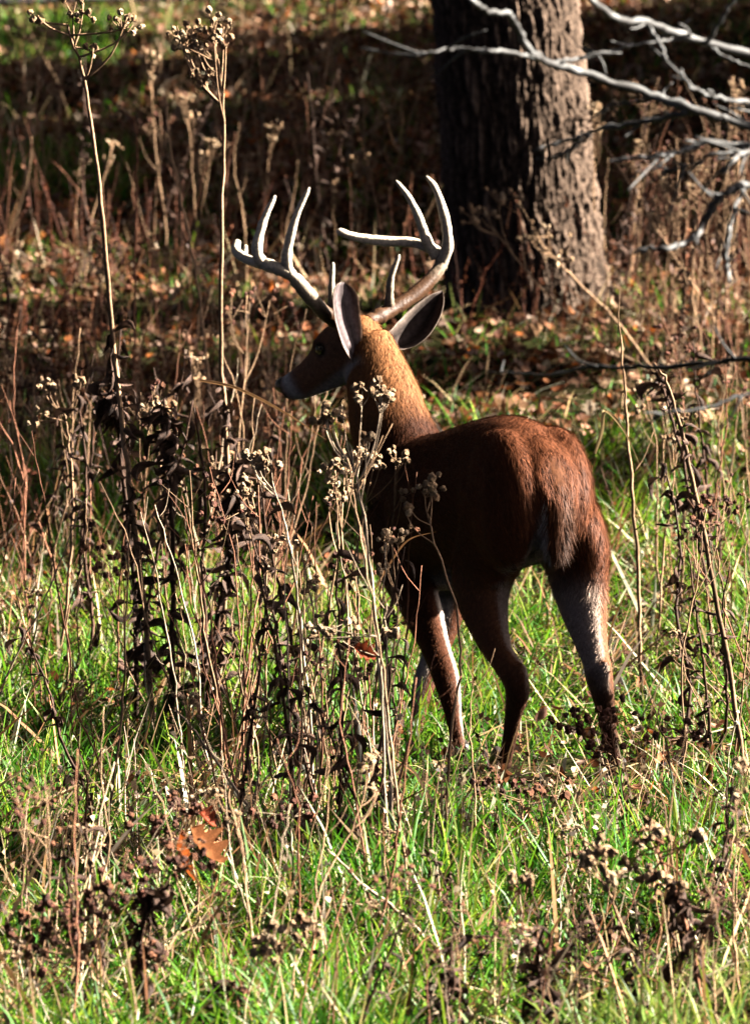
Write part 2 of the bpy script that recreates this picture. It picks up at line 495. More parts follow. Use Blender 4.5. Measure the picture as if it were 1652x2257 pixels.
# green tufts in the gaps of the far shade
for nm_, lb_, (xa, xb), (ya, yb), cnt in [('far_green_tuft', 'sunlit green grass tuft high on the far slope', (-150, 270), (55, 150), 2600), ('slope_green_tuft', 'mossy green grass bank left of the tallest stalk, up the slope', (-150, 300), (350, 450), 2600)]:
    r = np.random.default_rng(cnt + xb)
    g0, g1 = G((xa + xb) / 2, yb)[1], G((xa + xb) / 2, ya)[1]
    y = r.uniform(g0, g1, cnt); x = (r.uniform(xa, xb, cnt) - 826) * K * (y - CAM_Y)
    me = blades(x, y, r.uniform(.08, .24, cnt), r.uniform(.004, .01, cnt), np.abs(r.normal(.35, .4, cnt)), np.abs(r.normal(.9, .5, cnt)), palette(cnt, GREEN[:5], [5, 3, 5, 3, 1], r, .4), 91, name=nm_)
    tag(link(nm_, me), lb_, 'grass', kind='stuff')

# matted dead straw lying between the living blades
def straw(n, y0, y1, seed, lo, hi, wlo, whi, name, label):
    r = np.random.default_rng(seed)
    x, y = scatter(n, y0, y1, 0.9, seed, 0.35, 2.0)
    n = len(x)
    col = palette(n, [(0.46, 0.32, 0.17), (0.30, 0.16, 0.07), (0.60, 0.50, 0.35), (0.18, 0.085, 0.035)], [4, 3, 2, 3], r, .35)
    lo = lo * (1 - .6 * np.exp(-((x - .40) / .6) ** 2 - ((y + .3) / .9) ** 2)); hi = hi * lo / lo.max()
    az = np.where(r.uniform(0, 1, n) < 0.55, r.normal(-0.5, 0.7, n), r.uniform(0, 6.28, n))
    me = blades(x, y, r.uniform(lo, hi, n), r.uniform(wlo, whi, n), np.abs(r.normal(0.8, 0.4, n)), np.abs(r.normal(0.7, 0.5, n)), col, seed + 1, az, name=name, mat=M_STRAW)
    return tag(link(name, me), label, 'dead grass', kind='stuff')
straw(7500, -5.2, 5.0, 31, 0.12, 0.45, 0.003, 0.0085, 'dead_straw', 'matted tan dead grass lying through the green meadow')
straw(1200, -4.8, 5.5, 35, 0.22, 0.55, 0.008, 0.016, 'broad_blades', 'broad bleached grass blades lying through the meadow')
straw(11000, 5.0, 28.0, 33, 0.12, 0.40, 0.003, 0.007, 'withered_grass', 'withered brown grass tangled over the far slope')

def thicket(n, y0, y1, seed, lo, hi, cols, name, label, xr=None):
    """a tangle of dead stems nobody could count, with withered scraps along them"""
    r = np.random.default_rng(seed)
    x, y = scatter(n, y0, y1, 0.9, seed, 0.8, 2.2)
    if xr is not None:
        u = x / (K * (y - CAM_Y)) + 826
        ok = (u > xr[0]) & (u < xr[1]); x, y = x[ok], y[ok]
    n = len(x); m = 7
    L = r.uniform(lo, hi, n); a = r.uniform(0, 6.28, n); ln = np.abs(r.normal(0, .22, n)); cv = r.normal(0, .25, n)
    t = np.linspace(0, 1, m)
    px = x[:, None] + (np.cos(a) * ln * L)[:, None] * t + (np.cos(a + 1.6) * cv * L)[:, None] * t ** 2 * .6
    py = y[:, None] + (np.sin(a) * ln * L)[:, None] * t + (np.sin(a + 1.6) * cv * L)[:, None] * t ** 2 * .6
    pz = (gh(x, y) - .02)[:, None] + L[:, None] * t
    q = np.stack([px, py, pz], -1) + r.normal(0, .004, (n, m, 3))
    w = r.uniform(.0014, .0030, n)
    e1 = np.array([1, 0, 0]); e2 = np.array([-.5, .87, 0]); e3 = np.array([-.5, -.87, 0])
    ww = (w[:, None] * (1 - .7 * t))[..., None]
    V = np.stack([q + e1 * ww, q + e2 * ww, q + e3 * ww], 2)          # n, m, 3, 3
    idx = np.arange(n * m * 3).reshape(n, m, 3)
    F = [np.stack([idx[:, :-1, j], idx[:, :-1, (j + 1) % 3], idx[:, 1:, (j + 1) % 3], idx[:, 1:, j]], -1).reshape(-1, 4) for j in range(3)]
    col = palette(n, cols[0], cols[1], r, .35)
    Vc = [V.reshape(-1, 3)]; Cc = [np.repeat(col, m * 3, 0)]; Lc = [np.vstack(F).ravel()]; S = [np.full(n * (m - 1) * 3, 4)]
    k = n * 7                                                          # scraps touching the stems
    i = r.integers(0, n, k); u = np.clip(r.beta(2.2, 1.2, k) * (m - 1), 0, m - 1.001); f = u.astype(int); g = (u - f)[:, None]
    c = q[i, f] * (1 - g) + q[i, f + 1] * g
    d = r.normal(0, 1, (k, 3)); d /= np.linalg.norm(d, axis=1)[:, None]; e = np.cross(d, r.normal(0, 1, (k, 3))); e /= np.linalg.norm(e, axis=1)[:, None]
    sz = r.uniform(.006, .026, (k, 1)); o = np.cross(d, e)
    Q = np.stack([c, c + d * sz * .5 + e * sz * .35 + o * sz * .2, c + d * sz, c + d * sz * .5 - e * sz * .35 + o * sz * .2], 1)
    b = n * m * 3
    Vc.append(Q.reshape(-1, 3)); Cc.append(np.repeat(np.clip(col[i] * r.uniform(.5, 1.5, (k, 1)), 0, .8), 4, 0)); Lc.append(b + np.arange(4 * k)); S.append(np.full(k, 4))
    me = fast_mesh(name, np.vstack(Vc), np.concatenate(Lc), np.concatenate(S), np.vstack(Cc), M_STRAW)
    return tag(link(name, me), label, 'dead weeds', kind='stuff')
BRUSH = ([(.11, .04, .02), (.05, .02, .011), (.20, .09, .045), (.36, .23, .13)], [5, 5, 3, 1.2])
thicket(600, 7.5, 13.0, 66, .2, .6, ([(.13, .042, .02), (.06, .02, .01), (.20, .08, .04)], [4, 4, 2]), 'rusty_brush', 'rusty red-brown dead brush standing behind the antlers')
thicket(900, 11.0, 27.0, 61, .25, .75, BRUSH, 'slope_brush', 'tangled red-brown dead brush over the shaded slope')
thicket(1400, 1.5, 9.0, 62, .25, .70, BRUSH, 'meadow_brush', 'tangled red-brown dead stems around the tallest stalks', (-200, 640))
thicket(420, 1.5, 9.0, 63, .25, .60, BRUSH, 'rear_brush', 'tangled brown dead stems behind the rump of the buck', (1380, 1900))
thicket(480, -4.8, -1.3, 64, .12, .42, ([(.40, .28, .17), (.26, .14, .075), (.50, .40, .28), (.08, .04, .02)], [3, 2, 2, 2]), 'foreground_brush', 'low tangle of dry stems and scraps in the near grass')

thicket(750, -4.8, 3.2, 65, .08, .26, ([(.030, .016, .010), (.055, .026, .014), (.10, .05, .025)], [4, 3, 1]), 'gap_shade_stems', 'low dark stems imitating the shaded gaps between the green blades')  # near-black stems added to stand in for shadowed gaps in the grass

def litter(n, y0, y1, seed, smin, smax, clump, wts, name, label, zr=0.05):
    """curled fallen leaves: folded lozenges of six faces"""
    r = np.random.default_rng(seed)
    x, y = scatter(n, y0, y1, 0.9, seed, clump, 2.4)
    n = len(x)
    s = r.uniform(smin, smax, n)
    tpl = np.array([[-1, 0, 0.25], [-0.35, 0.5, 0.3], [-0.4, 0, 0.0], [-0.35, -0.5, 0.3], [0.35, 0.55, 0.28], [0.3, 0, -0.02], [0.35, -0.5, 0.3], [1, 0.05, 0.45]])
    Vv = tpl[None] * (1 + r.normal(0, 0.16, (n, 8, 3)))
    Vv[:, :, 2] *= r.uniform(0.2, 1.6, n)[:, None]
    Vv *= s[:, None, None] * 0.5
    a = r.uniform(0, 6.28, n); tx = r.normal(0, 0.55, n); ty = r.normal(0, 0.55, n)
    ca, sa = np.cos(a), np.sin(a)
    X_, Y_, Z_ = Vv[..., 0], Vv[..., 1], Vv[..., 2]
    Y2 = Y_ * np.cos(tx)[:, None] - Z_ * np.sin(tx)[:, None]; Z2 = Y_ * np.sin(tx)[:, None] + Z_ * np.cos(tx)[:, None]
    X3 = X_ * np.cos(ty)[:, None] + Z2 * np.sin(ty)[:, None]; Z3 = -X_ * np.sin(ty)[:, None] + Z2 * np.cos(ty)[:, None]
    W = np.stack([X3 * ca[:, None] - Y2 * sa[:, None] + x[:, None], X3 * sa[:, None] + Y2 * ca[:, None] + y[:, None],
                  Z3 + (gh(x, y) + r.uniform(0.0, zr, n))[:, None]], -1)
    b = (np.arange(n) * 8)[:, None]
    fs = [[0, 2, 1], [0, 3, 2], [1, 2, 5, 4], [2, 3, 6, 5], [4, 5, 7], [5, 6, 7]]
    L_ = np.concatenate([b + np.array([f]) for f in fs], 1).ravel()
    col = palette(n, [(0.34, 0.195, 0.12), (0.20, 0.078, 0.034), (0.08, 0.028, 0.012), (0.50, 0.35, 0.25), (0.30, 0.08, 0.015)], wts, r, .4)
    me = fast_mesh(name, W.reshape(-1, 3), L_, np.tile([3, 3, 4, 4, 3, 3], n), np.repeat(col, 8, 0), M_LEAF)
    return tag(link(name, me), label, 'fallen leaves', kind='stuff')
litter(42000, 4.2, 30.0, 41, 0.03, 0.085, 0.25, [4, 5, 7, 2.2, 1.0], 'leaf_litter', 'tan and russet leaf litter covering the slope under the trees')
litter(2600, -1.0, 6.0, 43, 0.025, 0.06, 0.6, [4, 4, 4, 2, 1], 'meadow_leaf_scraps', 'small scraps of dead leaf caught in the meadow grass', 0.12)

# ------------------------------------------------------------------ the deer
TH = math.radians(28)
FW = np.array([-math.sin(TH), math.cos(TH), 0]); LF = np.array([-math.cos(TH), -math.sin(TH), 0]); UP = np.array([0, 0, 1.0])
T0 = P(1212, 1100, -0.10); T0[2] = 0
def W(s, l, z): return T0 + FW * s + LF * l + UP * z

parts = MB()
def loft(pts, ra, rb, ref, n=24, m=None):
    """closed solid with elliptical sections; ra along ref, rb across"""
    pts = np.asarray(pts, float); m = m or len(pts) * 5
    q = np.hstack([pts, np.array(ra)[:, None], np.array(rb)[:, None]])
    q = catmull(q, m)
    parts.tube(q[:, :3], np.maximum(q[:, 3], 0.006), n, None, True, ref, np.maximum(q[:, 4], 0.006))
def ball(c, ax, n=20):
    """ellipsoid with three half-axis vectors"""
    th = np.linspace(0.05, math.pi - 0.05, n); ph = np.linspace(0, 2 * math.pi, n, endpoint=False)
    V = np.array([c + ax[0] * math.sin(t) * math.cos(p) + ax[1] * math.sin(t) * math.sin(p) + ax[2] * math.cos(t) for t in th for p in ph])
    F = [(i * n + j, (i + 1) * n + j, (i + 1) * n + (j + 1) % n, i * n + (j + 1) % n) for i in range(n - 1) for j in range(n)]
    F += [tuple(range(n)), tuple((n - 1) * n + j for j in range(n))[::-1]]
    parts.add(V, F)

# trunk: s, centre height, half height, half width
body = [(-0.035, .850, .075, .055), (0.0, .835, .125, .085), (0.06, .81, .172, .128), (.16, .79, .207, .158), (.28, .772, .218, .170), (.42, .735, .222, .182),
        (.56, .70, .224, .182), (.68, .685, .222, .165), (.78, .685, .205, .140), (.87, .695, .160, .105), (.94, .70, .10, .07)]
loft([W(s, 0, z) for s, z, a, b in body], [a for s, z, a, b in body], [b for s, z, a, b in body], UP, 32, 60)
# haunches and shoulders
for sd_ in (1, -1):
    ball(W(.13, .085 * sd_, .77), [FW * .165, LF * .085, UP * .20])
    ball(W(.70, .085 * sd_, .63), [FW * .13, LF * .075, UP * .20])
def leg(p, ra, rb): loft(p, ra, rb, FW, 18, len(p) * 7)
HL = [W(.15, .10, .80), P(1078, 1180, .06), P(1062, 1290, .10), P(1080, 1386, .04), P(1104, 1446, -.03), P(1138, 1508, -.09), P(1130, 1575, -.06), P(1119, 1645, -.02), P(1108, 1692, .01)]
leg(HL, [.13, .150, .108, .068, .047, .052, .030, .022, .024], [.08, .085, .075, .048, .033, .031, .023, .020, .022])
HR = [W(.14, -.09, .80), P(1262, 1195, .06), P(1278, 1290, .02), P(1293, 1370, -.05), P(1311, 1450, -.13), P(1322, 1503, -.18), P(1336, 1580, -.175), P(1350, 1650, -.165), P(1359, 1695, -.155)]
leg(HR, [.13, .140, .105, .072, .048, .052, .030, .022, .024], [.08, .082, .066, .050, .034, .031, .023, .020, .022])
FL = [W(.74, .10, .70), P(892, 1245, .42), P(930, 1345, .36), P(960, 1430, .28), P(984, 1502, .22), P(999, 1580, .18), P(1009, 1645, .16), P(1013, 1675, .155)]
leg(FL, [.12, .110, .072, .046, .040, .025, .022, .024], [.075, .068, .052, .040, .036, .024, .021, .022])
FR = [W(.74, -.10, .68), P(985, 1300, .62), P(978, 1370, .60), P(958, 1440, .57), P(934, 1508, .53), P(921, 1580, .49), P(912, 1640, .46), P(908, 1652, .45)]
leg(FR, [.11, .085, .060, .042, .036, .024, .021, .022], [.07, .060, .045, .035, .033, .023, .020, .021])
# hock points
for hk in (HL[5], HR[5]):
    ball(hk - FW * .03 + UP * .025, [FW * .022, LF * .018, UP * .04], 12)
# neck
NK = [W(.70, 0, .72), W(.82, .0, .78), P(858, 935, .68), P(846, 880, .71), P(822, 800, .75), P(806, 742, .77)]
loft(NK, [.17, .15, .125, .112, .094, .072], [.145, .132, .114, .105, .084, .068], FW, 24, 40)
# head
POLL, NOSE = P(808, 738, .77), P(624, 860, .90)
HA = nrm(NOSE - POLL); HLEN = np.linalg.norm(NOSE - POLL)
HS = nrm(np.cross(UP, HA))            # the deer's left
HU = np.cross(HA, HS)
hd = [(-.10, .045, .045, 0), (0, .068, .062, 0), (.15, .080, .070, .002), (.30, .084, .072, .0), (.42, .078, .066, -.006), (.55, .062, .050, -.010), (.70, .050, .040, -.010), (.84, .044, .037, -.008), (.95, .037, .033, -.004), (1.0, .024, .024, -.002)]
loft([POLL + HA * (t * HLEN) + HU * o for t, a, b, o in hd], [a for t, a, b, o in hd], [b for t, a, b, o in hd], HU, 24, 50)
# jaw and brow ridges
jw = [(.10, -.055, .045, .04), (.30, -.062, .035, .035), (.55, -.054, .026, .026), (.80, -.040, .022, .022), (.93, -.032, .016, .016)]
loft([POLL + HA * (t * HLEN) + HU * o for t, o, a, b in jw], [a for t, o, a, b in jw], [b for t, o, a, b in jw], HU, 16, 20)
EYES = []
for s_ in (1, -1):
    ball(POLL + HA * (.36 * HLEN) + HU * .048 + HS * (.048 * s_), [HA * .036, HS * .022, HU * .018], 12)
    EYES.append(POLL + HA * (.38 * HLEN) + HU * .026 + HS * (.064 * s_))

me = parts.mesh('body_src', M_FUR)
tmp = link('body_src', me)
md = tmp.modifiers.new('r', 'REMESH'); md.mode = 'VOXEL'; md.voxel_size = 0.0075
ms = tmp.modifiers.new('s', 'SMOOTH'); ms.factor = 0.5; ms.iterations = 9
dg = bpy.context.evaluated_depsgraph_get()
bm_ = bpy.data.meshes.new_from_object(tmp.evaluated_get(dg), depsgraph=dg)
bpy.data.objects.remove(tmp)
bm_.name = 'body'
nv = len(bm_.vertices)
co = np.empty(nv * 3, np.float32); bm_.vertices.foreach_get('co', co); co = co.reshape(-1, 3).astype(float)
no = np.empty(nv * 3, np.float32); bm_.vertex_normals.foreach_get('vector', no); no = no.reshape(-1, 3).astype(float)
S_ = (co - T0) @ FW; Lt = (co - T0) @ LF; Z_ = co[:, 2]

def seg_d(p, a, b):
    ab = b - a; t = np.clip(((p - a) @ ab) / (ab @ ab), 0, 1)
    return np.linalg.norm(p - (a + t[:, None] * ab), axis=1)
def sm(x, a, b):
    t = np.clip((x - a) / (b - a), 0, 1); return t * t * (3 - 2 * t)
def coat(co, no):
    """the coat's colours: dark saddle and brown flanks deepened for shade, white belly, inner legs and throat"""
    S_ = (co - T0) @ FW; Lt = (co - T0) @ LF; Z_ = co[:, 2]
    nL = no @ LF
    brown = np.array([.115, .037, .015]); dark = np.array([.070, .022, .009]); white = np.array([.50, .41, .34]); tan = np.array([.23, .095, .036]); russet = np.array([.16, .058, .023])
    flank = np.array([.062, .021, .009])
    c = np.tile(brown, (len(co), 1))
    def mix(c, k, m): return c * (1 - m[:, None]) + k * m[:, None]
    sad = sm(Z_, .70, .90) * sm(S_, -.02, .1) * (1 - sm(S_, .75, .9))
    c = mix(c, flank, sm(S_ + .25 * Lt, .10, .26) * (1 - sm(Z_, .92, 1.0)))  # flank darkened, slightly more on the left, to deepen its shade
    c = mix(c, dark * .55, sad * .8 * sm(S_, .16, .34))
    c = mix(c, dark * 1.3, sad * .5 * (1 - sm(S_, .16, .34)))
    dn = np.full(len(co), 9.0)
    for a, b in zip(NK[2:-1], NK[3:]): dn = np.minimum(dn, seg_d(co, a, b))
    dh = seg_d(co, POLL, NOSE)
    neck = 1 - sm(np.minimum(dn, dh), .10, .14)
    neck *= sm(Z_, .78, .90) * sm(S_, .55, .70)
    c = mix(c, tan, neck)
    belly = sm(-no[:, 2], .6, .9) * sm(Z_, .38, .46) * (1 - sm(Z_, .60, .64)) * (1 - sm(np.abs(Lt), .09, .13))
    c = mix(c, white, belly)
    # legs: pale inner fur, spread and lightened to imitate sunlight
    dleg = lambda Lg: np.min([seg_d(co, a, b) for a, b in zip(Lg[1:-1], Lg[2:])], 0)
    for Lg, sd_, hind in ((HL, 1, 1), (HR, -1, 1), (FL, 1, 0), (FR, -1, 0)):
        near = 1 - sm(dleg(Lg), .085, .12)
        near *= 1 - sm(Z_, .50 if hind else .42, .60 if hind else .52)
        inner = sm(-nL * sd_ + (.75 * sm(-(no @ FW), .1, .8) if hind else 0), .5 if hind else .25, .9 if hind else .6) * near * (sm(Z_, .22, .30) if hind else 1)
        c = mix(c, np.array([.17, .072, .036]) if hind else flank * 1.2, near * .8)
        c = mix(c, np.array([.40, .29, .23]) if hind else white, inner * sm(Z_, .05, .15))
        hk = 1 - sm(np.linalg.norm(co - (Lg[5] if hind else Lg[4]), axis=1), .03, .06)
        if hind: c = mix(c, np.array([.035, .016, .010]), np.maximum(hk, near * (1 - sm(Z_, .24, .32))) * .8)
    # rump patch beside the tail
    rp = (1 - sm(np.abs(Lt), .050, .068)) * (1 - sm(S_, .02, .06)) * sm(Z_, .50, .56) * (1 - sm(Z_, .66, .78))
    c = mix(c, white, rp)
    # head
    th = (co - POLL) @ HA / HLEN; uh = (co - POLL) @ HU
    hm = (1 - sm(dh, .11, .13)) * sm(th, -.05, .1)
    c = mix(c, np.array([.24, .12, .070]), hm * .8)
    c = mix(c, np.array([.055, .03, .02]), hm * sm(uh, .04, .065) * sm(th, .15, .3) * .7)
    throat = hm * sm(-uh, .045, .07) * (1 - sm(th, .99, 1.05)); c = mix(c, white, throat)
    mz = hm * np.exp(-((th - .88) / .06) ** 2); c = mix(c, np.array([.62, .56, .50]), mz * .9)
    tip = hm * sm(th, .955, .985); c = mix(c, np.array([.02, .016, .016]), tip)
    for e in EYES:
        de = np.linalg.norm(co - e, axis=1)
        c = mix(c, white * .5, (1 - sm(de, .020, .034)) * .25 * sm(-((co - e) @ HU), -.005, .012)); c = mix(c, np.array([.03, .018, .012]), 1 - sm(de, .016, .026))
    return c
ccol = coat(co, no)
set_col(bm_, ccol)
bm_.shade_smooth()
bm_.materials.clear(); bm_.materials.append(M_FUR)
DB = W(.4, 0, 0)
bm_.vertices.foreach_set('co', (co - DB).astype(np.float32).ravel())
bm_.update()
deer = tag(link('deer', None, None, DB), 'antlered brown buck walking away through the meadow, head turned aside', 'deer')
link('body', bm_, deer)

# coat hair: short strands lying back along the body
bm_.calc_loop_triangles()
tri = np.empty(len(bm_.loop_triangles) * 3, np.int32); bm_.loop_triangles.foreach_get('vertices', tri); tri = tri.reshape(-1, 3)
A_, B_, C_ = co[tri[:, 0]], co[tri[:, 1]], co[tri[:, 2]]
ar = np.linalg.norm(np.cross(B_ - A_, C_ - A_), axis=1)
def hair_mesh(n, seed, lmin, lmax, wd):
    r = np.random.default_rng(seed)
    i = r.choice(len(tri), n, p=ar / ar.sum())
    u = r.uniform(0, 1, (n, 1)); v = r.uniform(0, 1, (n, 1)); f = u + v > 1; u = np.where(f, 1 - u, u); v = np.where(f, 1 - v, v)
    p = A_[i] * (1 - u - v) + B_[i] * u + C_[i] * v
    nn = no[tri[i, 0]]
    s = (p - T0) @ FW; z = p[:, 2]
    th = (p - POLL) @ HA / HLEN
    onhead = (np.linalg.norm(p - POLL, axis=1) < .4) & (z > .88) & (th > .05)
    flow = np.tile(-FW, (n, 1)) * 0.8 - UP * (0.35 + 1.2 * sm(-s, -.16, .02)[:, None])
    flow[z < .55] = -UP
    nk = (z > .86) & (s > .6); flow[nk] = -UP * .9 - FW * .35
    flow[onhead] = -HA
    flow += r.normal(0, .22, (n, 3))
    flow -= nn * np.sum(flow * nn, 1)[:, None]
    flow /= np.linalg.norm(flow, axis=1)[:, None] + 1e-9
    L = r.uniform(lmin, lmax, n) * np.where(z < .5, .5, 1) * np.where(onhead, .35, 1) * np.where((s < .12) & (z > .5), 1.6, 1)
    side = np.cross(nn, flow)
    lift = r.uniform(.10, .38, n)[:, None]
    b0 = p - nn * .002
    m1 = p + (flow * (1 - lift) + nn * lift) * (L * .55)[:, None]
    t1 = m1 + (flow + nn * lift * .2) * (L * .45)[:, None]
    w_ = side * (wd * r.uniform(.6, 1.3, n))[:, None]
    V = np.stack([b0 - w_, b0 + w_, m1 - w_ * .7, m1 + w_ * .7, t1], 1)
    b = (np.arange(n) * 5)[:, None]
    L_ = np.concatenate([b + np.array([[0, 1, 3, 2]]), b + np.array([[2, 3, 4]])], 1).ravel()
    c = ccol[tri[i, 0]] * r.lognormal(0, .38, (n, 1))
    return fast_mesh('coat_hair', V.reshape(-1, 3) - DB, L_, np.tile([4, 3], n), np.repeat(np.clip(c, 0, .9), 5, 0), M_HAIR, True)
tag(link('coat_hair', hair_mesh(120000, 5, .014, .034, .0008), deer), kind='stuff')

# antlers
IV = np.array([.68, .57, .43]); BR = np.array([.055, .026, .013])
def antler(beam, tines, seed):
    mb = MB(); r = np.random.default_rng(seed)
    def piece(pts, r0, r1, c0, c1, n):
        q = catmull(np.array([P(*p) for p in pts]), n)
        t = np.linspace(0, 1, n)
        rad = r0 + (r1 - r0) * t ** 1.3
        rad = rad * (1 + .06 * np.sin(t * 23 + seed) + (.03 + .08 * (1 - t) ** 3) * r.normal(0, 1, n)); rad[-1] *= .45
        k = np.clip(c0 + (c1 - c0) * t, 0, 1)[:, None]
        mb.tube(q, rad, 18, BR * (1 - k) + IV * k, groove=.05)
    piece(beam, .0235, .0110, -.25 if seed == 1 else -.75, 1.7, 60)
    q0 = P(*beam[0]); q1 = P(*beam[1]); d = nrm(q1 - q0)
    mb.tube([q0 - d * .012, q0, q0 + d * .010, q0 + d * .02], [.017, .024, .025, .018], 14, BR * .9)
    for pts, r0, c0, c1 in tines: piece(pts, r0 * 1.42, .0055, c0, c1, 22)
    return link('antler', mb.mesh('antler', M_ANTLER, DB), deer)
antler([(758, 716, .71), (715, 690, .655), (678, 648, .60), (640, 606, .565), (592, 585, .58), (545, 572, .66), (521, 553, .72), (524, 530, .75)],
       [([(640, 609, .565), (631, 572, .56), (640, 520, .555), (656, 468, .555), (682, 413, .56)], .0125, .65, 1.1),
        ([(578, 584, .59), (566, 552, .59), (575, 505, .60), (590, 465, .61), (607, 431, .62)], .0125, .8, 1.2),
        ([(536, 568, .69), (540, 556, .70), (541, 540, .71)], .007, 1, 1.2),
        ([(738, 706, .69), (731, 660, .70), (731, 620, .71), (734, 578, .72)], .009, .1, .75)], 1)
antler([(806, 712, .79), (850, 690, .86), (905, 656, .93), (952, 612, .99), (972, 578, 1.02), (955, 552, 1.04), (910, 535, 1.06), (840, 531, 1.06), (780, 522, 1.05), (742, 508, 1.04)],
       [([(968, 590, 1.02), (985, 545, 1.01), (983, 500, 1.0), (970, 445, .99), (956, 410, .985), (938, 388, .98)], .0135, .55, 1.0),
        ([(962, 565, 1.03), (940, 530, 1.02), (922, 480, 1.01), (900, 435, 1.0), (872, 398, 1.0)], .0125, .7, 1.2),
        ([(858, 688, .87), (858, 655, .86), (862, 610, .85), (880, 561, .85)], .0105, .05, .7)], 2)

# ears: cupped blades
def ear(spine, half, facing, curl, inner, outer, tip=(.84, .56, .28, .06)):
    q = catmull(np.array([P(*p) for p in spine]), 16)
    t = np.linspace(0, 1, 16)
    hw = half * np.interp(t, [0, .12, .3, .55, .75, .88, .96, 1], [.42, .62, .90, 1.0, *tip])
    facing = nrm(facing); n = 13
    tan = np.gradient(q, axis=0)
    layers = []
    for off, colr in ((0, inner), (-.0045, outer)):
        V = []; Cc = []
        for i in range(16):
            tg = nrm(tan[i]); fc = nrm(facing - tg * (facing @ tg)); sd_ = np.cross(tg, fc)
            for j in range(n):
                a = (j / (n - 1) - .5) * 2
                V.append(q[i] + sd_ * (hw[i] * math.sin(a * curl) / math.sin(curl)) + fc * (hw[i] * .95 * (1 - math.cos(a * curl)) + off))
                e = abs(a) ** 6
                base = np.array(colr) * (.62 + .38 * math.sin(a * 9 + i * .4)) * (1 - e) + np.array([.42, .33, .27]) * e if off == 0 else np.array(colr)
                Cc.append(base * (1.5 - .7 * t[i]) if off == 0 else base)  # inner skin lightened towards the base to imitate a sunlit patch
        layers.append((np.array(V), np.array(Cc)))
    mb = MB(); N = 16 * n
    V = np.vstack([layers[0][0], layers[1][0]]); Cc = np.vstack([layers[0][1], layers[1][1]])
    F = []
    for i in range(15):
        for j in range(n - 1):
            a = i * n + j
            F.append((a, a + 1, a + n + 1, a + n)); F.append((N + a, N + a + n, N + a + n + 1, N + a + 1))
    for i in range(15):
        for j in (0, n - 1):
            a = i * n + j; F.append((a, a + n, N + a + n, N + a))
    for j in range(n - 1):
        F.append((j, N + j, N + j + 1, j + 1)); a = 15 * n + j; F.append((a, a + 1, N + a + 1, N + a))
    mb.add(V, F, Cc)
    return link('ear', mb.mesh('ear', M_EAR, DB), deer)
ear([(782, 790, .705), (768, 750, .675), (756, 700, .645), (752, 655, .635), (756, 622, .64)], .048, (.6, -.8, .2), 1.05, (.26, .20, .20), (.10, .05, .03), (.95, .76, .50, .15))
ear([(842, 758, .82), (878, 752, .85), (915, 732, .88), (948, 692, .91), (974, 642, .94)], .050, (-.35, -1, .25), 1.3, (.10, .07, .06), (.07, .035, .02))  # darker inner colour paints the shadow inside this ear's cup

# eyes, nose, tail, hooves
for s_, e in zip((1, -1), EYES):
    mb = MB(); th = np.linspace(.05, math.pi - .05, 12)
    mb.tube([e + HU * (-math.cos(t) * .015) for t in th], [.015 * math.sin(t) for t in th], 12, (.006, .004, .003))
    link('eye', mb.mesh('eye', M_EYE, DB), deer)
mb = MB()
mb.tube([NOSE - HA * .022 + HU * .012, NOSE - HA * .008 + HU * .010, NOSE + HA * .006 + HU * .006, NOSE + HA * .012 + HU * .002], [.024, .027, .022, .008], 14, (.018, .015, .015), True, HU, [.022, .027, .024, .01])
link('nose', mb.mesh('nose', M_NOSE, DB), deer)
mb = MB()
tq = catmull([W(.08, 0, .935), W(.005, 0, .90), W(-.035, 0, .83), W(-.052, .0, .75), W(-.048, 0, .68), W(-.042, 0, .645)], 22)
tt_ = np.linspace(0, 1, 22)
tr = np.interp(tt_, [0, .2, .55, .85, 1], [.022, .032, .040, .031, .008])
TB, TK = np.array([.12, .043, .017]), np.array([.035, .014, .007])
mb.tube(tq, tr, 16, TB * (1 - tt_[:, None]) + TK * tt_[:, None], True, LF, tr * .45)
tail = link('tail', mb.mesh('tail', M_FUR, DB), deer)
# tail hair with a white fringe along the edges
r = np.random.default_rng(77); n = 9000
ti = r.uniform(0, 1, n); a = r.uniform(0, 2 * math.pi, n)
cq = np.stack([np.interp(ti, tt_, tq[:, k]) for k in range(3)], 1); rr = np.interp(ti, tt_, tr)
nn = LF * np.cos(a)[:, None] - FW * np.sin(a)[:, None]
b0 = cq + LF * (np.cos(a) * rr)[:, None] - FW * (np.sin(a) * rr * .45)[:, None]
fl = -UP + nn * r.uniform(.05, .45, (n, 1)) + r.normal(0, .12, (n, 3))
ln = r.uniform(.02, .06, n)
sd_ = np.cross(fl, nn); sd_ /= np.linalg.norm(sd_, axis=1)[:, None] + 1e-9
w_ = sd_ * .0011
V = np.stack([b0 - w_, b0 + w_, b0 + fl * (ln * .5)[:, None] - w_ * .7, b0 + fl * (ln * .5)[:, None] + w_ * .7, b0 + fl * ln[:, None]], 1)
edge = ((np.cos(a) > .96) & (ti > .25))[:, None]
tc_ = np.where(edge, np.array([[.68, .60, .52]]), (TB * (1 - ti[:, None]) + TK * ti[:, None]) * r.uniform(.6, 1.5, (n, 1)))
b = (np.arange(n) * 5)[:, None]
L_ = np.concatenate([b + np.array([[0, 1, 3, 2]]), b + np.array([[2, 3, 4]])], 1).ravel()
tag(link('tail_hair', fast_mesh('tail_hair', V.reshape(-1, 3) - DB, L_, np.tile([4, 3], n), np.repeat(tc_, 5, 0), M_HAIR, True), tail), kind='stuff')
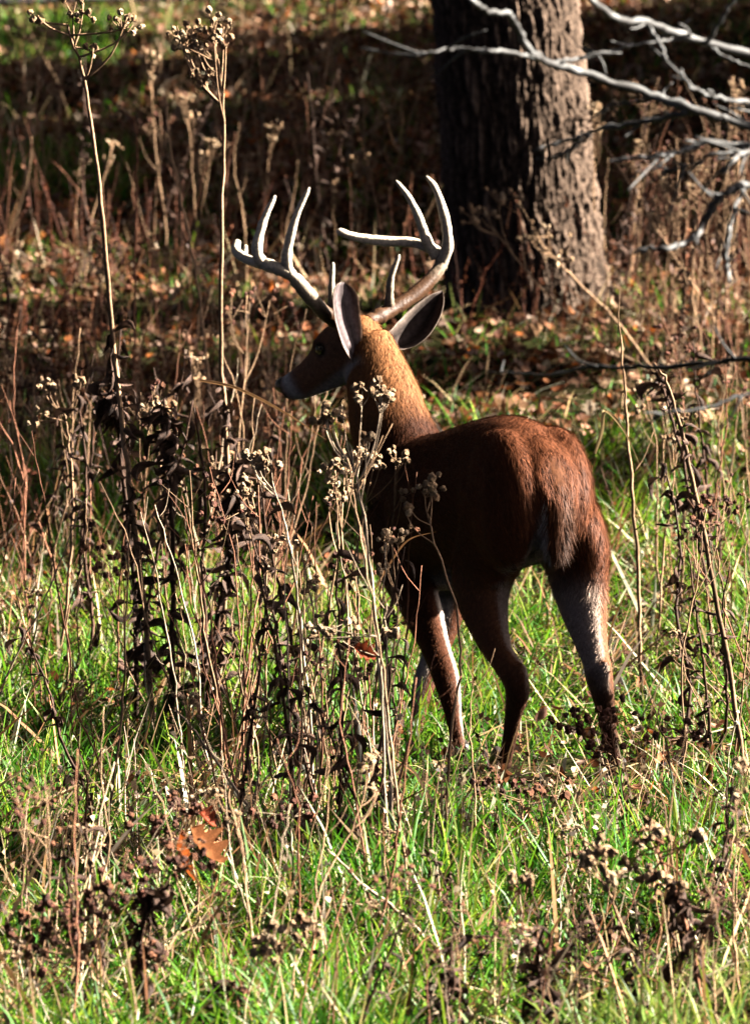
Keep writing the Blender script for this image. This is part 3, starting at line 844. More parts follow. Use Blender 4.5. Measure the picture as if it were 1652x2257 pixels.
for Lg in (HL, HR, FL, FR):
    e = Lg[-1]; g0 = float(gh(e[0], e[1]))
    mb = MB()
    for s_ in (1, -1):
        c0 = np.array([e[0], e[1], 0]) + LF * (.014 * s_)
        pts = [c0 + UP * max(e[2], g0 + .05), c0 + FW * .012 + UP * (g0 + .035), c0 + FW * .022 + UP * (g0 + .004)]
        mb.tube(pts, [.020, .026, .032], 12, (.025, .018, .015), True, FW, [.013, .0145, .015])
    link('hoof', mb.mesh('hoof', M_HOOF, DB), deer)

# ------------------------------------------------------------------ bare branches hanging in from a young tree
YB = -6.0
tx = P(2110, 1128, YB)
sb = np.array([tx[0], YB, float(gh(tx[0], YB))])
sap = tag(link('young_tree', None, None, sb), 'pale bare branches of a young tree reaching in above the buck\'s back', 'tree')
mb = MB()
mb.tube(catmull([sb - UP * .15, sb + np.array([.03, 0, 1.2]), sb + np.array([0, .05, 2.6]), sb + np.array([.06, 0, 4.2])], 24), np.linspace(.045, .018, 24), 10, (.30, .26, .22))
link('trunk', mb.mesh('trunk', M_TWIG, sb), sap)
BRN = [
 ([(1005, -25, -6.5), (1040, 2, -6.5), (1075, 25, -6.45), (1118, 30, -6.4), (1138, 60, -6.35), (1165, 108, -6.3), (1215, 140, -6.2), (1300, 165, -6.15), (1420, 205, -6.1), (1520, 238, -6.1), (1628, 272, -6.05), (1850, 330, -6.0), (2110, 410, -6)], 5, 12),
 ([(898, 128, -6.4), (955, 114, -6.4), (1000, 108, -6.35), (1060, 112, -6.35), (1110, 112, -6.3), (1200, 134, -6.2)], 3.5, 5.5),
 ([(1480, 86, -6.0), (1400, 98, -6.05), (1330, 116, -6.1), (1240, 136, -6.18), (1215, 140, -6.2)], 3, 6),
 ([(1270, -30, -6.5), (1305, 2, -6.5), (1362, 40, -6.4), (1432, 52, -6.3), (1552, 94, -6.2), (1780, 150, -6.1), (2110, 240, -6)], 7, 11),
 ([(1468, 132, -6.4), (1452, 96, -6.35), (1428, 60, -6.32), (1420, 50, -6.3)], 4, 6),
 ([(1172, 335, -5.9), (1215, 318, -5.9), (1262, 306, -5.9), (1330, 283, -5.95), (1420, 268, -6.0), (1500, 252, -6.05), (1545, 243, -6.08)], 3.5, 7),
 ([(1180, 352, -5.9), (1225, 345, -5.92), (1275, 318, -5.94), (1300, 296, -5.95)], 2.5, 4.5),
 ([(1338, 355, -6.2), (1390, 350, -6.2), (1440, 345, -6.2), (1500, 334, -6.15), (1572, 315, -6.1), (1800, 350, -6.05), (2110, 470, -6)], 4, 8),
 ([(1452, 380, -6.1), (1490, 372, -6.12), (1535, 358, -6.13), (1572, 340, -6.14), (1640, 330, -6.1)], 3, 5),
 ([(1392, 560, -6.2), (1425, 548, -6.2), (1470, 548, -6.2), (1515, 532, -6.15), (1545, 500, -6.1), (1572, 446, -6.1), (1600, 425, -6.1), (1660, 408, -6.05), (1850, 440, -6), (2110, 560, -6)], 5, 11),
 ([(1606, 625, -6.3), (1600, 570, -6.25), (1606, 510, -6.2), (1620, 455, -6.12), (1640, 415, -6.06)], 4.5, 6),
 ([(1500, 152, -6.3), (1515, 185, -6.3), (1560, 210, -6.25), (1610, 222, -6.2), (1700, 240, -6.1), (1850, 328, -6.0)], 3, 6),
 ([(1590, 385, -6.3), (1615, 352, -6.3), (1660, 328, -6.2), (1760, 320, -6.1), (1850, 330, -6)], 5, 7),
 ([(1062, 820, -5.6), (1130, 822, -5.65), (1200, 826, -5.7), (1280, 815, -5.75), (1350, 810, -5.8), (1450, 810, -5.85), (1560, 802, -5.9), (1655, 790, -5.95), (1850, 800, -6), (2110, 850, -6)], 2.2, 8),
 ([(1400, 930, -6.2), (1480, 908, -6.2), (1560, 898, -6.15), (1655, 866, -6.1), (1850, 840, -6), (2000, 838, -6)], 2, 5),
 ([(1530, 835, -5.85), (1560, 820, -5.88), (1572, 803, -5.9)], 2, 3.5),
 ([(1640, -20, -6.3), (1600, 20, -6.3), (1560, 95, -6.2)], 3, 5),
 ([(1660, 150, -6.2), (1600, 128, -6.2), (1552, 94, -6.2)], 3, 5),
 ([(1305, 260, -6.0), (1345, 235, -6.05), (1400, 225, -6.08), (1440, 212, -6.1)], 2.5, 4),
]
rb = np.random.default_rng(8)
pm = K * 14.0
for pts, r0, r1 in BRN:
    mb = MB()
    p3 = np.array([P(*p) for p in pts])
    n = max(10, len(pts) * 6)
    q = catmull(p3, n)
    q += rb.normal(0, .0016, q.shape)
    t = np.linspace(0, 1, n)
    rad = np.interp(t, [0, .04, .75, 1], [r0 * .35, r0 * .92, r1 * .88, r1 * .95]) * pm
    rad *= 1 + .10 * rb.normal(0, 1, n) + .16 * np.maximum(0, np.sin(t * len(pts) * 5.5)) ** 6
    k = (0.5 + 0.5 * np.sin(t * 40 + rb.uniform(0, 6)))[:, None] * rb.uniform(.3, 1, (n, 1))  # dark stretches put passing shadows into the branch colour
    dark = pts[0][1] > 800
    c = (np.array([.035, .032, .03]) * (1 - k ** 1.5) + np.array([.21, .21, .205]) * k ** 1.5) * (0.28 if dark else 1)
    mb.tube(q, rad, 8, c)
    b = link('branch', mb.mesh('branch', M_TWIG, sb), sap)
    if n > 24:
        for j in range(5):
            i = rb.integers(4, n - 8)
            mb = MB()
            d = nrm(nrm(q[max(0, i - 3)] - q[i]) + rb.normal(0, .6, 3))
            ll = rb.uniform(.03, .13)
            qq = catmull([q[i], q[i] + d * ll * .5 + rb.normal(0, .004, 3), q[i] + d * ll], 8)
            mb.tube(qq, np.linspace(.0035, .0014, 8), 6, c.mean(0))
            link('twig', mb.mesh('twig', M_TWIG, sb), b)

# a thin dead pole lying across the slope
pa, pb = G(-120, 58), G(1060, 6)
pl = np.linspace(0, 1, 14)[:, None]
pq = pa * (1 - pl) + pb * pl
pq[:, 2] = gh(pq[:, 0], pq[:, 1]) + .10 + .02 * np.sin(pl[:, 0] * 9)
pq[0, 2] -= .1; pq[-1, 2] -= .1
mb = MB(); mb.tube(catmull(pq, 50), np.linspace(.021, .014, 50) * (1 + .08 * rb.normal(0, 1, 50)), 9, (.045, .04, .042))
tag(link('fallen_pole', mb.mesh('fallen_pole', M_TWIG, pa), None, pa), 'long thin dark dead pole lying across the leaf-covered slope', 'pole')

# ------------------------------------------------------------------ weeds
def head_mesh(seed, col, spike):
    bm = bmesh.new(); bmesh.ops.create_icosphere(bm, subdivisions=2, radius=1)
    r = np.random.default_rng(seed); cs = []
    for v in bm.verts:
        k = r.uniform(1 - spike, 1 + spike * .6)
        v.co *= k; v.co.z *= .82
        cs.append(np.array(col) * (0.55 + .75 * (k - 1 + spike) / (1.6 * spike)))
    me = bpy.data.meshes.new('seed_head'); bm.to_mesh(me); bm.free()
    set_col(me, np.array(cs)); me.materials.append(M_HEAD); return me
HEAD_TAN = [head_mesh(k, c, .34) for k, c in enumerate([(.36, .235, .13), (.30, .18, .095), (.44, .31, .19)])]
HEAD_DARK = [head_mesh(k + 9, c, .36) for k, c in enumerate([(.11, .04, .025), (.15, .06, .03), (.08, .032, .022)])]

def wither_mesh(seed):
    """a withered leaf hanging and curled on itself"""
    r = np.random.default_rng(seed); n, m = 9, 4
    t = np.linspace(0, 1, n)
    q = np.stack([np.sin(t * r.uniform(1.2, 2.6)) * .45 * r.uniform(.5, 1.3), .12 * np.sin(t * 5 + seed), -t + .25 * np.sin(t * 3)], 1)
    tw = t * r.uniform(-2.5, 2.5); hw = .16 * np.sin(math.pi * np.clip(t * .93 + .05, 0, 1)) ** .8 * r.uniform(.7, 1.2)
    V = []; cs = []
    for i in range(n):
        a = np.array([math.cos(tw[i]), math.sin(tw[i]), 0]); b = np.array([-math.sin(tw[i]), math.cos(tw[i]), .2])
        for j in range(m):
            s = (j / (m - 1) - .5) * 2
            V.append(q[i] + a * s * hw[i] + b * (s * s) * hw[i] * r.uniform(.6, 1.2))
            cs.append(np.array([.055, .03, .02]) * r.uniform(.4, 1.9))
    F = [(i * m + j, i * m + j + 1, (i + 1) * m + j + 1, (i + 1) * m + j) for i in range(n - 1) for j in range(m - 1)]
    mb = MB(); mb.add(V, F, np.array(cs)); return mb.mesh('withered_leaf', M_DARKLEAF)
WITHER = [wither_mesh(k) for k in range(6)]

TAN = np.array([.36, .22, .125]); PALE = np.array([.50, .37, .25]); RED = np.array([.16, .07, .04]); DARK = np.array([.05, .027, .018])

def add_heads(root, base, pts, meshes, r, s0, s1):
    for p in pts:
        o = link('seed_head', meshes[r.integers(len(meshes))], root, p - base)
        k = r.uniform(s0, s1); o.scale = (k, k, k * r.uniform(.8, 1.1)); o.rotation_euler = r.uniform(0, 6, 3)

def add_leaves(root, base, q, n, r, t0, t1, ln):
    m = len(q); cl = r.uniform(t0, t1, 5)
    for _ in range(int(n * 1.9)):
        i = int(np.clip((r.choice(cl) + r.normal(0, .05) if r.uniform() < .6 else r.uniform(t0, t1)) * (m - 1), 0, m - 1))
        o = link('withered_leaf', WITHER[r.integers(len(WITHER))], root, q[i] - base)
        k = ln * r.uniform(.25, .95); o.scale = (k * r.uniform(.8, 1.6), k * r.uniform(.8, 1.6), k); o.rotation_euler = (r.normal(0, .75), r.normal(0, .75), r.uniform(0, 6.28))

def weed(name, label, base, path, col, r0, clusters=(), leaves=None, heads='tan', seed=0, group=None, hs=(.008, .0125), twigs=0, cat='weed'):
    """a dead stalk: stem with its branches as one part, then each seed head and each withered leaf.
    path: points up the stem; clusters: (centre, half sizes, count, start along the stem)"""
    r = np.random.default_rng(seed + 1000)
    base = np.array(base)
    root = tag(link(name, None, None, base), label, cat, group)
    n = max(16, len(path) * 6)
    q = catmull(np.vstack([base - UP * .03, path]), n)
    q[1:-1] += r.normal(0, .0022, (n - 2, 3))
    mb = MB()
    t = np.linspace(0, 1, n)
    colv = np.array(col) * (0.75 + .5 * (0.5 + 0.5 * np.sin(t * 17 + seed)))[:, None] * r.uniform(.8, 1.2, (n, 1))
    mb.tube(q, np.interp(t, [0, .6, 1], [r0, r0 * .8, r0 * .4]) * (1 + .12 * np.maximum(0, np.sin(t * 30)) ** 8), 6, colv)
    hp = []
    for cen, hsz, cnt, st in clusters:
        i0 = int(st * (n - 1)); cen = np.array(cen)
        # primary branches, then heads along their ends
        nb = max(2, cnt // 4)
        ends = []
        for b in range(nb):
            e = cen + r.uniform(-.75, .75, 3) * np.array(hsz)
            i = int(np.clip(i0 + r.uniform(-.06, .06) * n, 1, n - 1))
            mid = (q[i] + e) / 2 + (e - q[i]) * np.array([.12, .12, -.1])
            mb.tube(catmull([q[i], mid, e], 7), np.linspace(r0 * .45, r0 * .24, 7), 5, np.array(col) * r.uniform(.75, 1.2))
            ends.append((mid, e))
        for k in range(cnt):
            mid, e = ends[k % nb]
            h = cen + np.clip(r.normal(0, .5, 3), -1, 1) * np.array(hsz)
            h = cen + (e * .40 + h * .60 - cen) * (1.45 if heads == 'tan' else 1.85)
            a = mid * .35 + e * .65
            mb.tube(catmull([a, (a + h) / 2 + r.normal(0, .003, 3), h], 4), np.linspace(r0 * .25, r0 * .15, 4), 4, np.array(col) * r.uniform(.75, 1.2))
            hp.append(h)
    for _ in range(twigs):
        i = r.integers(int(n * .35), n - 1)
        a = r.uniform(0, 6.28); ll = r.uniform(.06, .2)
        d = np.array([math.cos(a) * .55, math.sin(a) * .55, .8])
        mb.tube(catmull([q[i], q[i] + d * ll * .5 + r.normal(0, .006, 3), q[i] + d * ll + UP * .02], 6), np.linspace(r0 * .4, r0 * .15, 6), 4, np.array(col) * r.uniform(.75, 1.15))
    link('stem', mb.mesh('stem', M_STEM, base), root)
    if hp: add_heads(root, base, hp, HEAD_TAN if heads == 'tan' else HEAD_DARK, r, *hs)
    if leaves: add_leaves(root, base, q, leaves[0], r, leaves[1], leaves[2], leaves[3])
    return root

def pweed(name, label, basepx, pxs, col, r0px, cl=(), dy=0.0, **kw):
    """a weed from pixels: its foot on the ground, its stem rising near that depth"""
    b = G(*basepx); y = b[1]; m = len(pxs)
    path = [P(px, py, y + dy * (i + 1) / m) for i, (px, py) in enumerate(pxs)]
    pm = K * (y - CAM_Y)
    cls = [(P(cx, cy, y + dy), (rx * pm, max(rx, ry) * pm * .7, ry * pm), n, st) for cx, cy, rx, ry, n, st in cl]
    return weed(name, label, b, path, col, r0px * pm, cls, **kw)

LM = [  # name, label, foot, stem, colour, radius px, clusters, extras
 ('dead_wildflower', 'tallest dead stalk, forked near its top, withered leaves on its lower stem', (338, 1640), [(322, 1380), (292, 1120), (262, 880), (240, 640), (218, 400), (190, 200), (150, 55)], TAN, 6.5, [(270, 40, 45, 30, 12, .96), (175, 25, 30, 40, 10, .99), (85, 45, 25, 18, 6, .98), (205, 105, 28, 18, 5, .93)], dict(leaves=(34, .05, .50, .09), seed=1)),
 ('dead_wildflower', 'tall straight dead stalk topped by a dense domed cluster of tan seed heads', (470, 1585), [(498, 1300), (500, 1000), (486, 760), (489, 500), (492, 260), (480, 130)], TAN * .9, 5.5, [(430, 85, 62, 38, 34, .93), (478, 70, 28, 40, 14, .97), (445, 160, 35, 25, 10, .90)], dict(leaves=(36, .06, .44, .09), seed=2)),
 ('dead_wildflower', 'dark dead weed hung with curled blackish leaves from top to ground', (378, 1640), [(382, 1400), (380, 1180), (372, 1000), (362, 880)], DARK, 6, [], dict(leaves=(62, .15, 1.0, .10), seed=3)),
 ('dead_wildflower', 'leaning dark stalk thick with withered leaves between the tall stalks', (300, 1600), [(300, 1350), (282, 1150), (262, 960), (250, 870)], DARK, 6, [], dict(leaves=(66, .1, 1.0, .10), seed=4)),
 ('dead_wildflower', 'dark leafy stalk bending over beside the straight domed stalk', (448, 1610), [(475, 1400), (505, 1220), (515, 1080), (520, 1000)], DARK, 6.5, [], dict(leaves=(60, .1, 1.0, .10), seed=5)),
 ('dead_yarrow', 'dead yarrow with two tan flat heads in front of the buck\'s neck', (872, 1985), [(862, 1750), (838, 1500), (815, 1250), (790, 1080), (770, 980)], PALE, 4.5, [(728, 910, 38, 32, 20, .93), (818, 858, 46, 26, 20, .88), (812, 965, 18, 18, 5, .86)], dict(seed=6)),
 ('dead_yarrow', 'dead yarrow whose small tan heads hang against the buck\'s dark flank', (988, 1960), [(985, 1700), (1010, 1500), (1005, 1350), (962, 1210), (940, 1130)], TAN * .8, 3.4, [(955, 1072, 38, 22, 14, .97), (895, 1118, 16, 14, 5, .90)], dict(seed=7)),
 ('dead_yarrow', 'slim dead yarrow with one loose tan head short of the buck\'s muzzle', (690, 1870), [(688, 1650), (660, 1350), (635, 1180), (600, 1060)], PALE, 3.6, [(582, 1010, 48, 20, 16, .97)], dict(seed=8)),
 ('dead_bergamot', 'spreading dead weed with many dark round seed heads above dark stems', (262, 2330), [(230, 2230), (205, 2150), (185, 2080)], TAN, 4, [(70, 2070, 72, 55, 28, .85), (175, 2040, 85, 55, 26, .92), (250, 1990, 60, 45, 16, .98), (60, 1990, 60, 26, 9, .9)], dict(heads='dark', seed=9, hs=(.0075, .0115))),
 ('dead_bergamot', 'dead weed with dark round heads and a thick brown leafy stem', (330, 2330), [(318, 2200), (308, 2080), (330, 1990), (360, 1950)], DARK * 1.5, 6, [(375, 1930, 60, 45, 22, .9), (330, 2130, 60, 40, 10, .7), (285, 1980, 40, 40, 8, .8)], dict(heads='dark', seed=10, leaves=(34, .1, .9, .085), hs=(.0075, .0115))),
 ('dead_bergamot', 'low dead weed with dark heads beside the hanging russet oak leaf', (430, 2120), [(440, 1990), (420, 1900), (390, 1840)], TAN, 3.4, [(345, 1812, 40, 22, 11, .95), (420, 1775, 50, 20, 12, .98)], dict(heads='dark', seed=11)),
 ('dead_yarrow', 'dead yarrow with rust-tan domed head and long leafy foot', (1420, 2310), [(1400, 2150), (1365, 2030), (1335, 1950)], TAN, 4.2, [(1305, 1888, 44, 34, 26, .97), (1345, 1935, 30, 22, 8, .9)], dict(seed=12, leaves=(20, .1, .6, .07))),
 ('dead_bergamot', 'tall bent brown weed with open clusters and hanging withered leaves', (1560, 2290), [(1535, 2140), (1500, 2010), (1465, 1920), (1440, 1860)], RED * 1.4, 6, [(1440, 1838, 60, 28, 14, .97), (1535, 1838, 28, 18, 6, .9), (1465, 1930, 60, 34, 12, .85), (1380, 1905, 20, 22, 6, .93)], dict(seed=13, leaves=(30, .1, .75, .085))),
 ('dead_bergamot', 'dead weed with dark balls in front of the buck\'s right hind foot', (1372, 1935), [(1370, 1840), (1372, 1740), (1352, 1640)], RED, 4.5, [(1250, 1578, 45, 30, 12, .85), (1360, 1570, 60, 30, 14, .95), (1330, 1640, 50, 25, 9, .9)], dict(heads='dark', seed=14, leaves=(10, .4, .8, .06))),
 ('dead_bergamot', 'low dead weed with dark balls under the buck\'s left hind foot', (1130, 2000), [(1145, 1880), (1150, 1800), (1150, 1760)], TAN * .7, 3, [(1190, 1738, 70, 18, 14, .9), (1085, 1720, 50, 26, 10, .95)], dict(heads='dark', seed=15)),
 ('dead_bergamot', 'dead weed with sparse dark balls in the grass behind the bent stalk', (1500, 1960), [(1490, 1800), (1470, 1660), (1440, 1560)], TAN * .8, 3, [(1480, 1600, 60, 40, 9, .9), (1520, 1620, 30, 20, 5, .85)], dict(heads='dark', seed=16)),
 ('dead_stalk', 'upright bare brown stalk right behind the buck\'s rump', (1412, 1560), [(1408, 1350), (1398, 1150), (1382, 980), (1375, 840), (1362, 720)], TAN * .62, 4.5, [], dict(seed=17, twigs=3)),
 ('dead_stalk', 'long leaning brown stalk with dark leaf rags near its top', (1648, 1760), [(1620, 1560), (1580, 1330), (1540, 1130), (1502, 960), (1470, 850), (1440, 800)], TAN * .55, 6, [], dict(seed=18, leaves=(12, .45, .85, .075))),
 ('dead_stalk', 'dead stalk carrying long black drooping leaf behind the leaning brown stalk', (1575, 1500), [(1560, 1330), (1530, 1150), (1500, 1000), (1460, 860), (1440, 800)], DARK * 1.4, 4.5, [], dict(seed=19, leaves=(16, .4, .95, .10))),
 ('dead_stalk', 'pale forked stalk bending down across the slope left of the trunk base', (1450, 830), [(1405, 800), (1330, 760), (1270, 710), (1205, 650), (1130, 560), (1060, 480)], TAN * .75, 3.6, [(1060, 470, 45, 35, 12, .95), (1120, 440, 40, 30, 10, .85)], dict(seed=20, dy=-.3)),
 ('dead_stalk', 'dead stalk with tiny brown heads leaning across the thick trunk', (1470, 850), [(1420, 790), (1350, 700), (1290, 640), (1230, 580), (1180, 520)], TAN * .8, 3.6, [(1175, 500, 60, 60, 16, .93), (1240, 560, 40, 40, 8, .8)], dict(seed=21, dy=-.4)),
 ('dead_stalk', 'thin wiry stalk slanting from the trunk toward the right-hand weeds', (1600, 760), [(1560, 680), (1480, 560), (1400, 430), (1330, 320), (1250, 250)], TAN * .9, 2.6, [(1300, 260, 50, 40, 10, .9), (1350, 240, 30, 20, 6, .95)], dict(seed=22)),
 ('dead_yarrow', 'brown dead yarrow with clumped heads low among weeds left of the dark stalks', (120, 1540), [(150, 1300), (160, 1080), (150, 960), (140, 900)], TAN * .75, 4, [(95, 845, 30, 28, 12, .97), (165, 855, 26, 22, 9, .93), (90, 905, 24, 30, 7, .9)], dict(seed=23, leaves=(10, .5, .8, .05))),
 ('dead_stalk', 'bare dead stalk crossing behind the left antler tips', (470, 1050), [(455, 800), (425, 560), (395, 420), (372, 300), (365, 200)], TAN * .8, 3.5, [], dict(seed=24, twigs=6)),
 ('dead_yarrow', 'slender dead stalk with a small head bent sideways near the tallest stalk', (300, 980), [(296, 700), (300, 480), (302, 330), (296, 260)], RED * 1.3, 3.2, [(262, 246, 25, 14, 8, .97)], dict(seed=25, twigs=3)),
 ('dead_stalk', 'many-branched pale stalk standing before the buck\'s left foreleg', (868, 2030), [(850, 1800), (845, 1600), (838, 1420), (852, 1330)], PALE * .95, 3.4, [(735, 1390, 70, 22, 12, .8), (860, 1395, 25, 18, 5, .9)], dict(seed=26, twigs=6)),
 ('dead_stalk', 'pair-tipped thin stalk rising past the buck\'s chest', (905, 2080), [(880, 1800), (850, 1550), (830, 1380), (790, 1150), (765, 1010)], TAN, 3.2, [], dict(seed=27, twigs=7)),
 ('dead_stalk', 'slim straight straw-coloured stalk in front of the buck\'s hind feet', (1052, 1990), [(1048, 1850), (1042, 1700), (1036, 1600), (1040, 1500)], TAN, 2.6, [], dict(seed=28, twigs=2)),
 ('dead_stalk', 'knobbly pale stalk lying low between foreground weeds', (975, 2140), [(920, 2050), (850, 1990), (780, 1930), (722, 1872)], PALE, 4.6, [], dict(seed=29)),
 ('dead_stalk', 'grey-white leaning stem in the shade below the dark leafy stalks', (640, 1930), [(600, 1850), (520, 1740), (450, 1640), (388, 1562)], PALE * 1.1, 4.5, [], dict(seed=30)),
 ('dead_stalk', 'crooked stalk with a blackened leaf hooked halfway up', (1000, 2100), [(1000, 2000), (990, 1930), (975, 1960), (930, 2000)], DARK * 1.5, 5, [], dict(seed=31, leaves=(5, .3, .8, .06))),
 ('dead_wildflower', 'dark leafy dead weed in the grass below the low dark balls', (1180, 2330), [(1188, 2200), (1182, 2080), (1185, 2010)], DARK * 1.4, 5, [(1155, 1930, 55, 22, 6, .95)], dict(seed=32, leaves=(30, .1, .9, .085))),
 ('dead_wildflower', 'dark ragged dead weed beside the knobbly pale stalk', (985, 2330), [(985, 2230), (990, 2120), (1000, 2040)], DARK * 1.4, 5, [], dict(seed=33, leaves=(30, .1, .95, .085))),
 ('dead_wildflower', 'short black-leaved dead weed next to the spreading dark-headed weeds', (470, 2330), [(468, 2250), (470, 2150)], DARK, 5, [(520, 2200, 40, 40, 8, .95)], dict(seed=34, heads='dark', leaves=(22, .1, .95, .08))),
 ('dead_yarrow', 'small dead yarrow with grey tufts above the knobbly pale stalk', (660, 2080), [(650, 1950), (640, 1840), (645, 1790)], PALE * .8, 2.8, [(640, 1775, 75, 35, 16, .95)], dict(seed=35, heads='dark')),
 ('dead_yarrow', 'tan dead yarrow beside the black-leaved weed at the meadow\'s near edge', (620, 2330), [(640, 2230), (650, 2130), (640, 2070)], TAN, 3.4, [(600, 2090, 45, 45, 18, .9), (680, 2040, 35, 35, 10, .95)], dict(seed=36)),
]
for nm, lb, bp, pxs, col, rp, cl, kw in LM:
    pweed(nm, lb, bp, pxs, col, rp, cl, **kw)

# random weeds that fill the meadow: prototypes copied with their parts
def proto(kind, seed):
    r = np.random.default_rng(seed)
    h = 1.0; b = np.zeros(3)
    lean = r.normal(0, .10, 2)
    path = [np.array([lean[0] * t ** 1.6 + r.normal(0, .012), lean[1] * t ** 1.6 + r.normal(0, .012), t * h]) for t in (.25, .5, .75, 1.0)]
    top = path[-1]
    if kind == 'dead_yarrow':
        cl = [(top + np.array([r.uniform(-.05, .05), 0, .0]), (.055, .05, .03), r.integers(9, 16), .9), (top + np.array([r.uniform(-.09, .09), .02, -.10]), (.035, .035, .025), r.integers(4, 8), .8)]
        o = weed(kind, 'x', b, path, TAN, .0042, cl, seed=seed, twigs=1)
    elif kind == 'dead_bergamot':
        cl = [(top + np.array([r.uniform(-.08, .08), r.uniform(-.05, .05), r.uniform(-.12, .02)]), (.09, .08, .06), r.integers(6, 11), .75) for _ in range(2)]
        o = weed(kind, 'x', b, path, TAN * .75, .004, cl, heads='dark', seed=seed, hs=(.008, .0125))
    elif kind == 'dead_wildflower':
        o = weed(kind, 'x', b, path, DARK * 1.3, .006, (), leaves=(int(r.integers(14, 22)), .15, 1.0, .085), seed=seed)
    else:
        o = weed(kind, 'x', b, path, (PALE, TAN, TAN * .7, RED, RED * 1.5)[(seed - 300 - 5 * len(kind)) // 17] * r.uniform(.8, 1.1), .0036, (), seed=seed, twigs=int(r.integers(2, 7)))
    return o
PROTO = {k: [proto(k, 300 + 17 * j + 5 * len(k)) for j in range(5)] for k in ('dead_yarrow', 'dead_bergamot', 'dead_wildflower', 'dead_stalk')}
LOOK = {'dead_yarrow': 'yarrow with tan clustered heads', 'dead_bergamot': 'weed with dark seed balls', 'dead_wildflower': 'dark weed with withered hanging leaves', 'dead_stalk': 'thin bare pale dead stalk'}
ZN = [  # px range, row range of the foot, height range in metres, count, weights (yarrow, bergamot, leafy, stalk), place, group
 ((400, 870), (1660, 1990), (.45, .95), 82, (.8, .6, .5, 6), 'standing between leafy stalks and the buck', 'weeds in front of the buck\'s chest'),
 ((-40, 640), (1290, 1660), (.40, 1.0), 66, (.5, .6, 2.2, 6), 'standing around the tallest dead stalk', 'weeds around the tallest stalks'),
 ((-20, 1680), (2070, 2420), (.22, .72), 96, (1.2, 1.6, 1.2, 5), 'standing in the grass nearest the meadow edge', 'weeds at the near edge of the meadow'),
 ((1420, 1740), (1230, 1800), (.40, .95), 48, (1, .4, 1.5, 5), 'standing behind the buck\'s rump', 'weeds behind the buck'),
 ((-40, 640), (850, 1200), (.35, .80), 54, (2, .6, .8, 4), 'standing on the slope beyond the buck\'s muzzle', 'weeds beyond the muzzle'),
 ((-40, 900), (230, 700), (.4, 1.0), 108, (3, 1.6, .5, 3), 'standing on the far leaf-covered slope', 'weeds on the far slope'),
 ((1310, 1720), (560, 860), (.4, .95), 74, (2, 1.6, .6, 3), 'crowding the slope beside the thick trunk', 'weeds beside the trunk'),
]
used = set(); rz = np.random.default_rng(2024)
for (xa, xb), (ya, yb), (ha, hb), cnt, wt, place, grp in ZN:
    kinds = list(PROTO); wt = np.array(wt, float) / sum(wt)
    for _ in range(cnt):
        k = kinds[rz.choice(4, p=wt)]
        px, py = rz.uniform(xa, xb), rz.uniform(ya, yb)
        h = rz.uniform(ha, hb)
        if py > 2050 and 840 < px < 1440: h = min(h, .30)
        if py > 1800 and 330 < px < 480: px -= 200
        b = G(px, py)
        pr = PROTO[k][rz.integers(2, 5) if (k == 'dead_stalk' and (ya < 900 or xa > 1300) and rz.uniform() < .8) else rz.integers(5)]
        if pr.name in used: o = copy_tree(pr)
        else: o = pr; used.add(pr.name)
        o.location = b
        g = h ** .5
        o.scale = (g * rz.uniform(.85, 1.1), g * rz.uniform(.85, 1.1), h)
        o.rotation_euler = (rz.normal(0, .17), rz.normal(0, .17), rz.uniform(0, 6.28))
        j = PROTO[k].index(pr)
        tone = (('pale', 'tan', 'tawny', 'dark red-brown', 'rusty')[j] if k == 'dead_stalk' else '')
        size = 'short' if h < ha + (hb - ha) * .33 else 'tall' if h > ha + (hb - ha) * .7 else 'mid-height'
        tilt = math.hypot(o.rotation_euler[0], o.rotation_euler[1])
        size += ' leaning' if tilt > .27 else ' upright' if tilt < .12 else ''
        lb = size + ' ' + LOOK[k].replace('pale', tone) + ' ' + place
        tag(o, lb, 'weed', grp + ' (' + lb.split(' standing')[0].split(' crowding')[0] + ')')
for k in PROTO:
    for pr in PROTO[k]:
        if pr.name not in used:
            for ch in list(pr.children): bpy.data.objects.remove(ch)
            bpy.data.objects.remove(pr)

# long single blades
def long_blade(label, px, yb, w0, col, flat=(1, 0, 0), name='grass_blade', foot=True):
    pts = [P(x, y, yb + d) for x, y, d in px]
    if foot: pts[0] = np.array([pts[0][0], pts[0][1], float(gh(pts[0][0], pts[0][1])) - .01]) if abs(pts[0][2] - float(gh(pts[0][0], pts[0][1]))) < .12 else pts[0]
    q = catmull(pts, 22); t = np.linspace(0, 1, 22)
    ww = w0 * np.interp(t, [0, .2, .6, 1], [.7, 1, .85, .05])
    tan = np.gradient(q, axis=0); f = np.array(flat, float)
    V = []
    for i in range(22):
        s = nrm(np.cross(np.cross(tan[i], f), tan[i])); nn = nrm(np.cross(tan[i], s))
        V += [q[i] - s * ww[i] / 2, q[i] + nn * ww[i] * .18, q[i] + s * ww[i] / 2]
    F = []
    for i in range(21):
        for j in range(2):
            a = 3 * i + j; F.append((a, a + 1, a + 4, a + 3))
    mb = MB(); mb.add(V, F, col)
    o = link(name, mb.mesh(name, M_STRAW, q[0]), None, q[0])
    return tag(o, label, 'grass blade')
def gy_of(px, py): return G(px, py)[1]
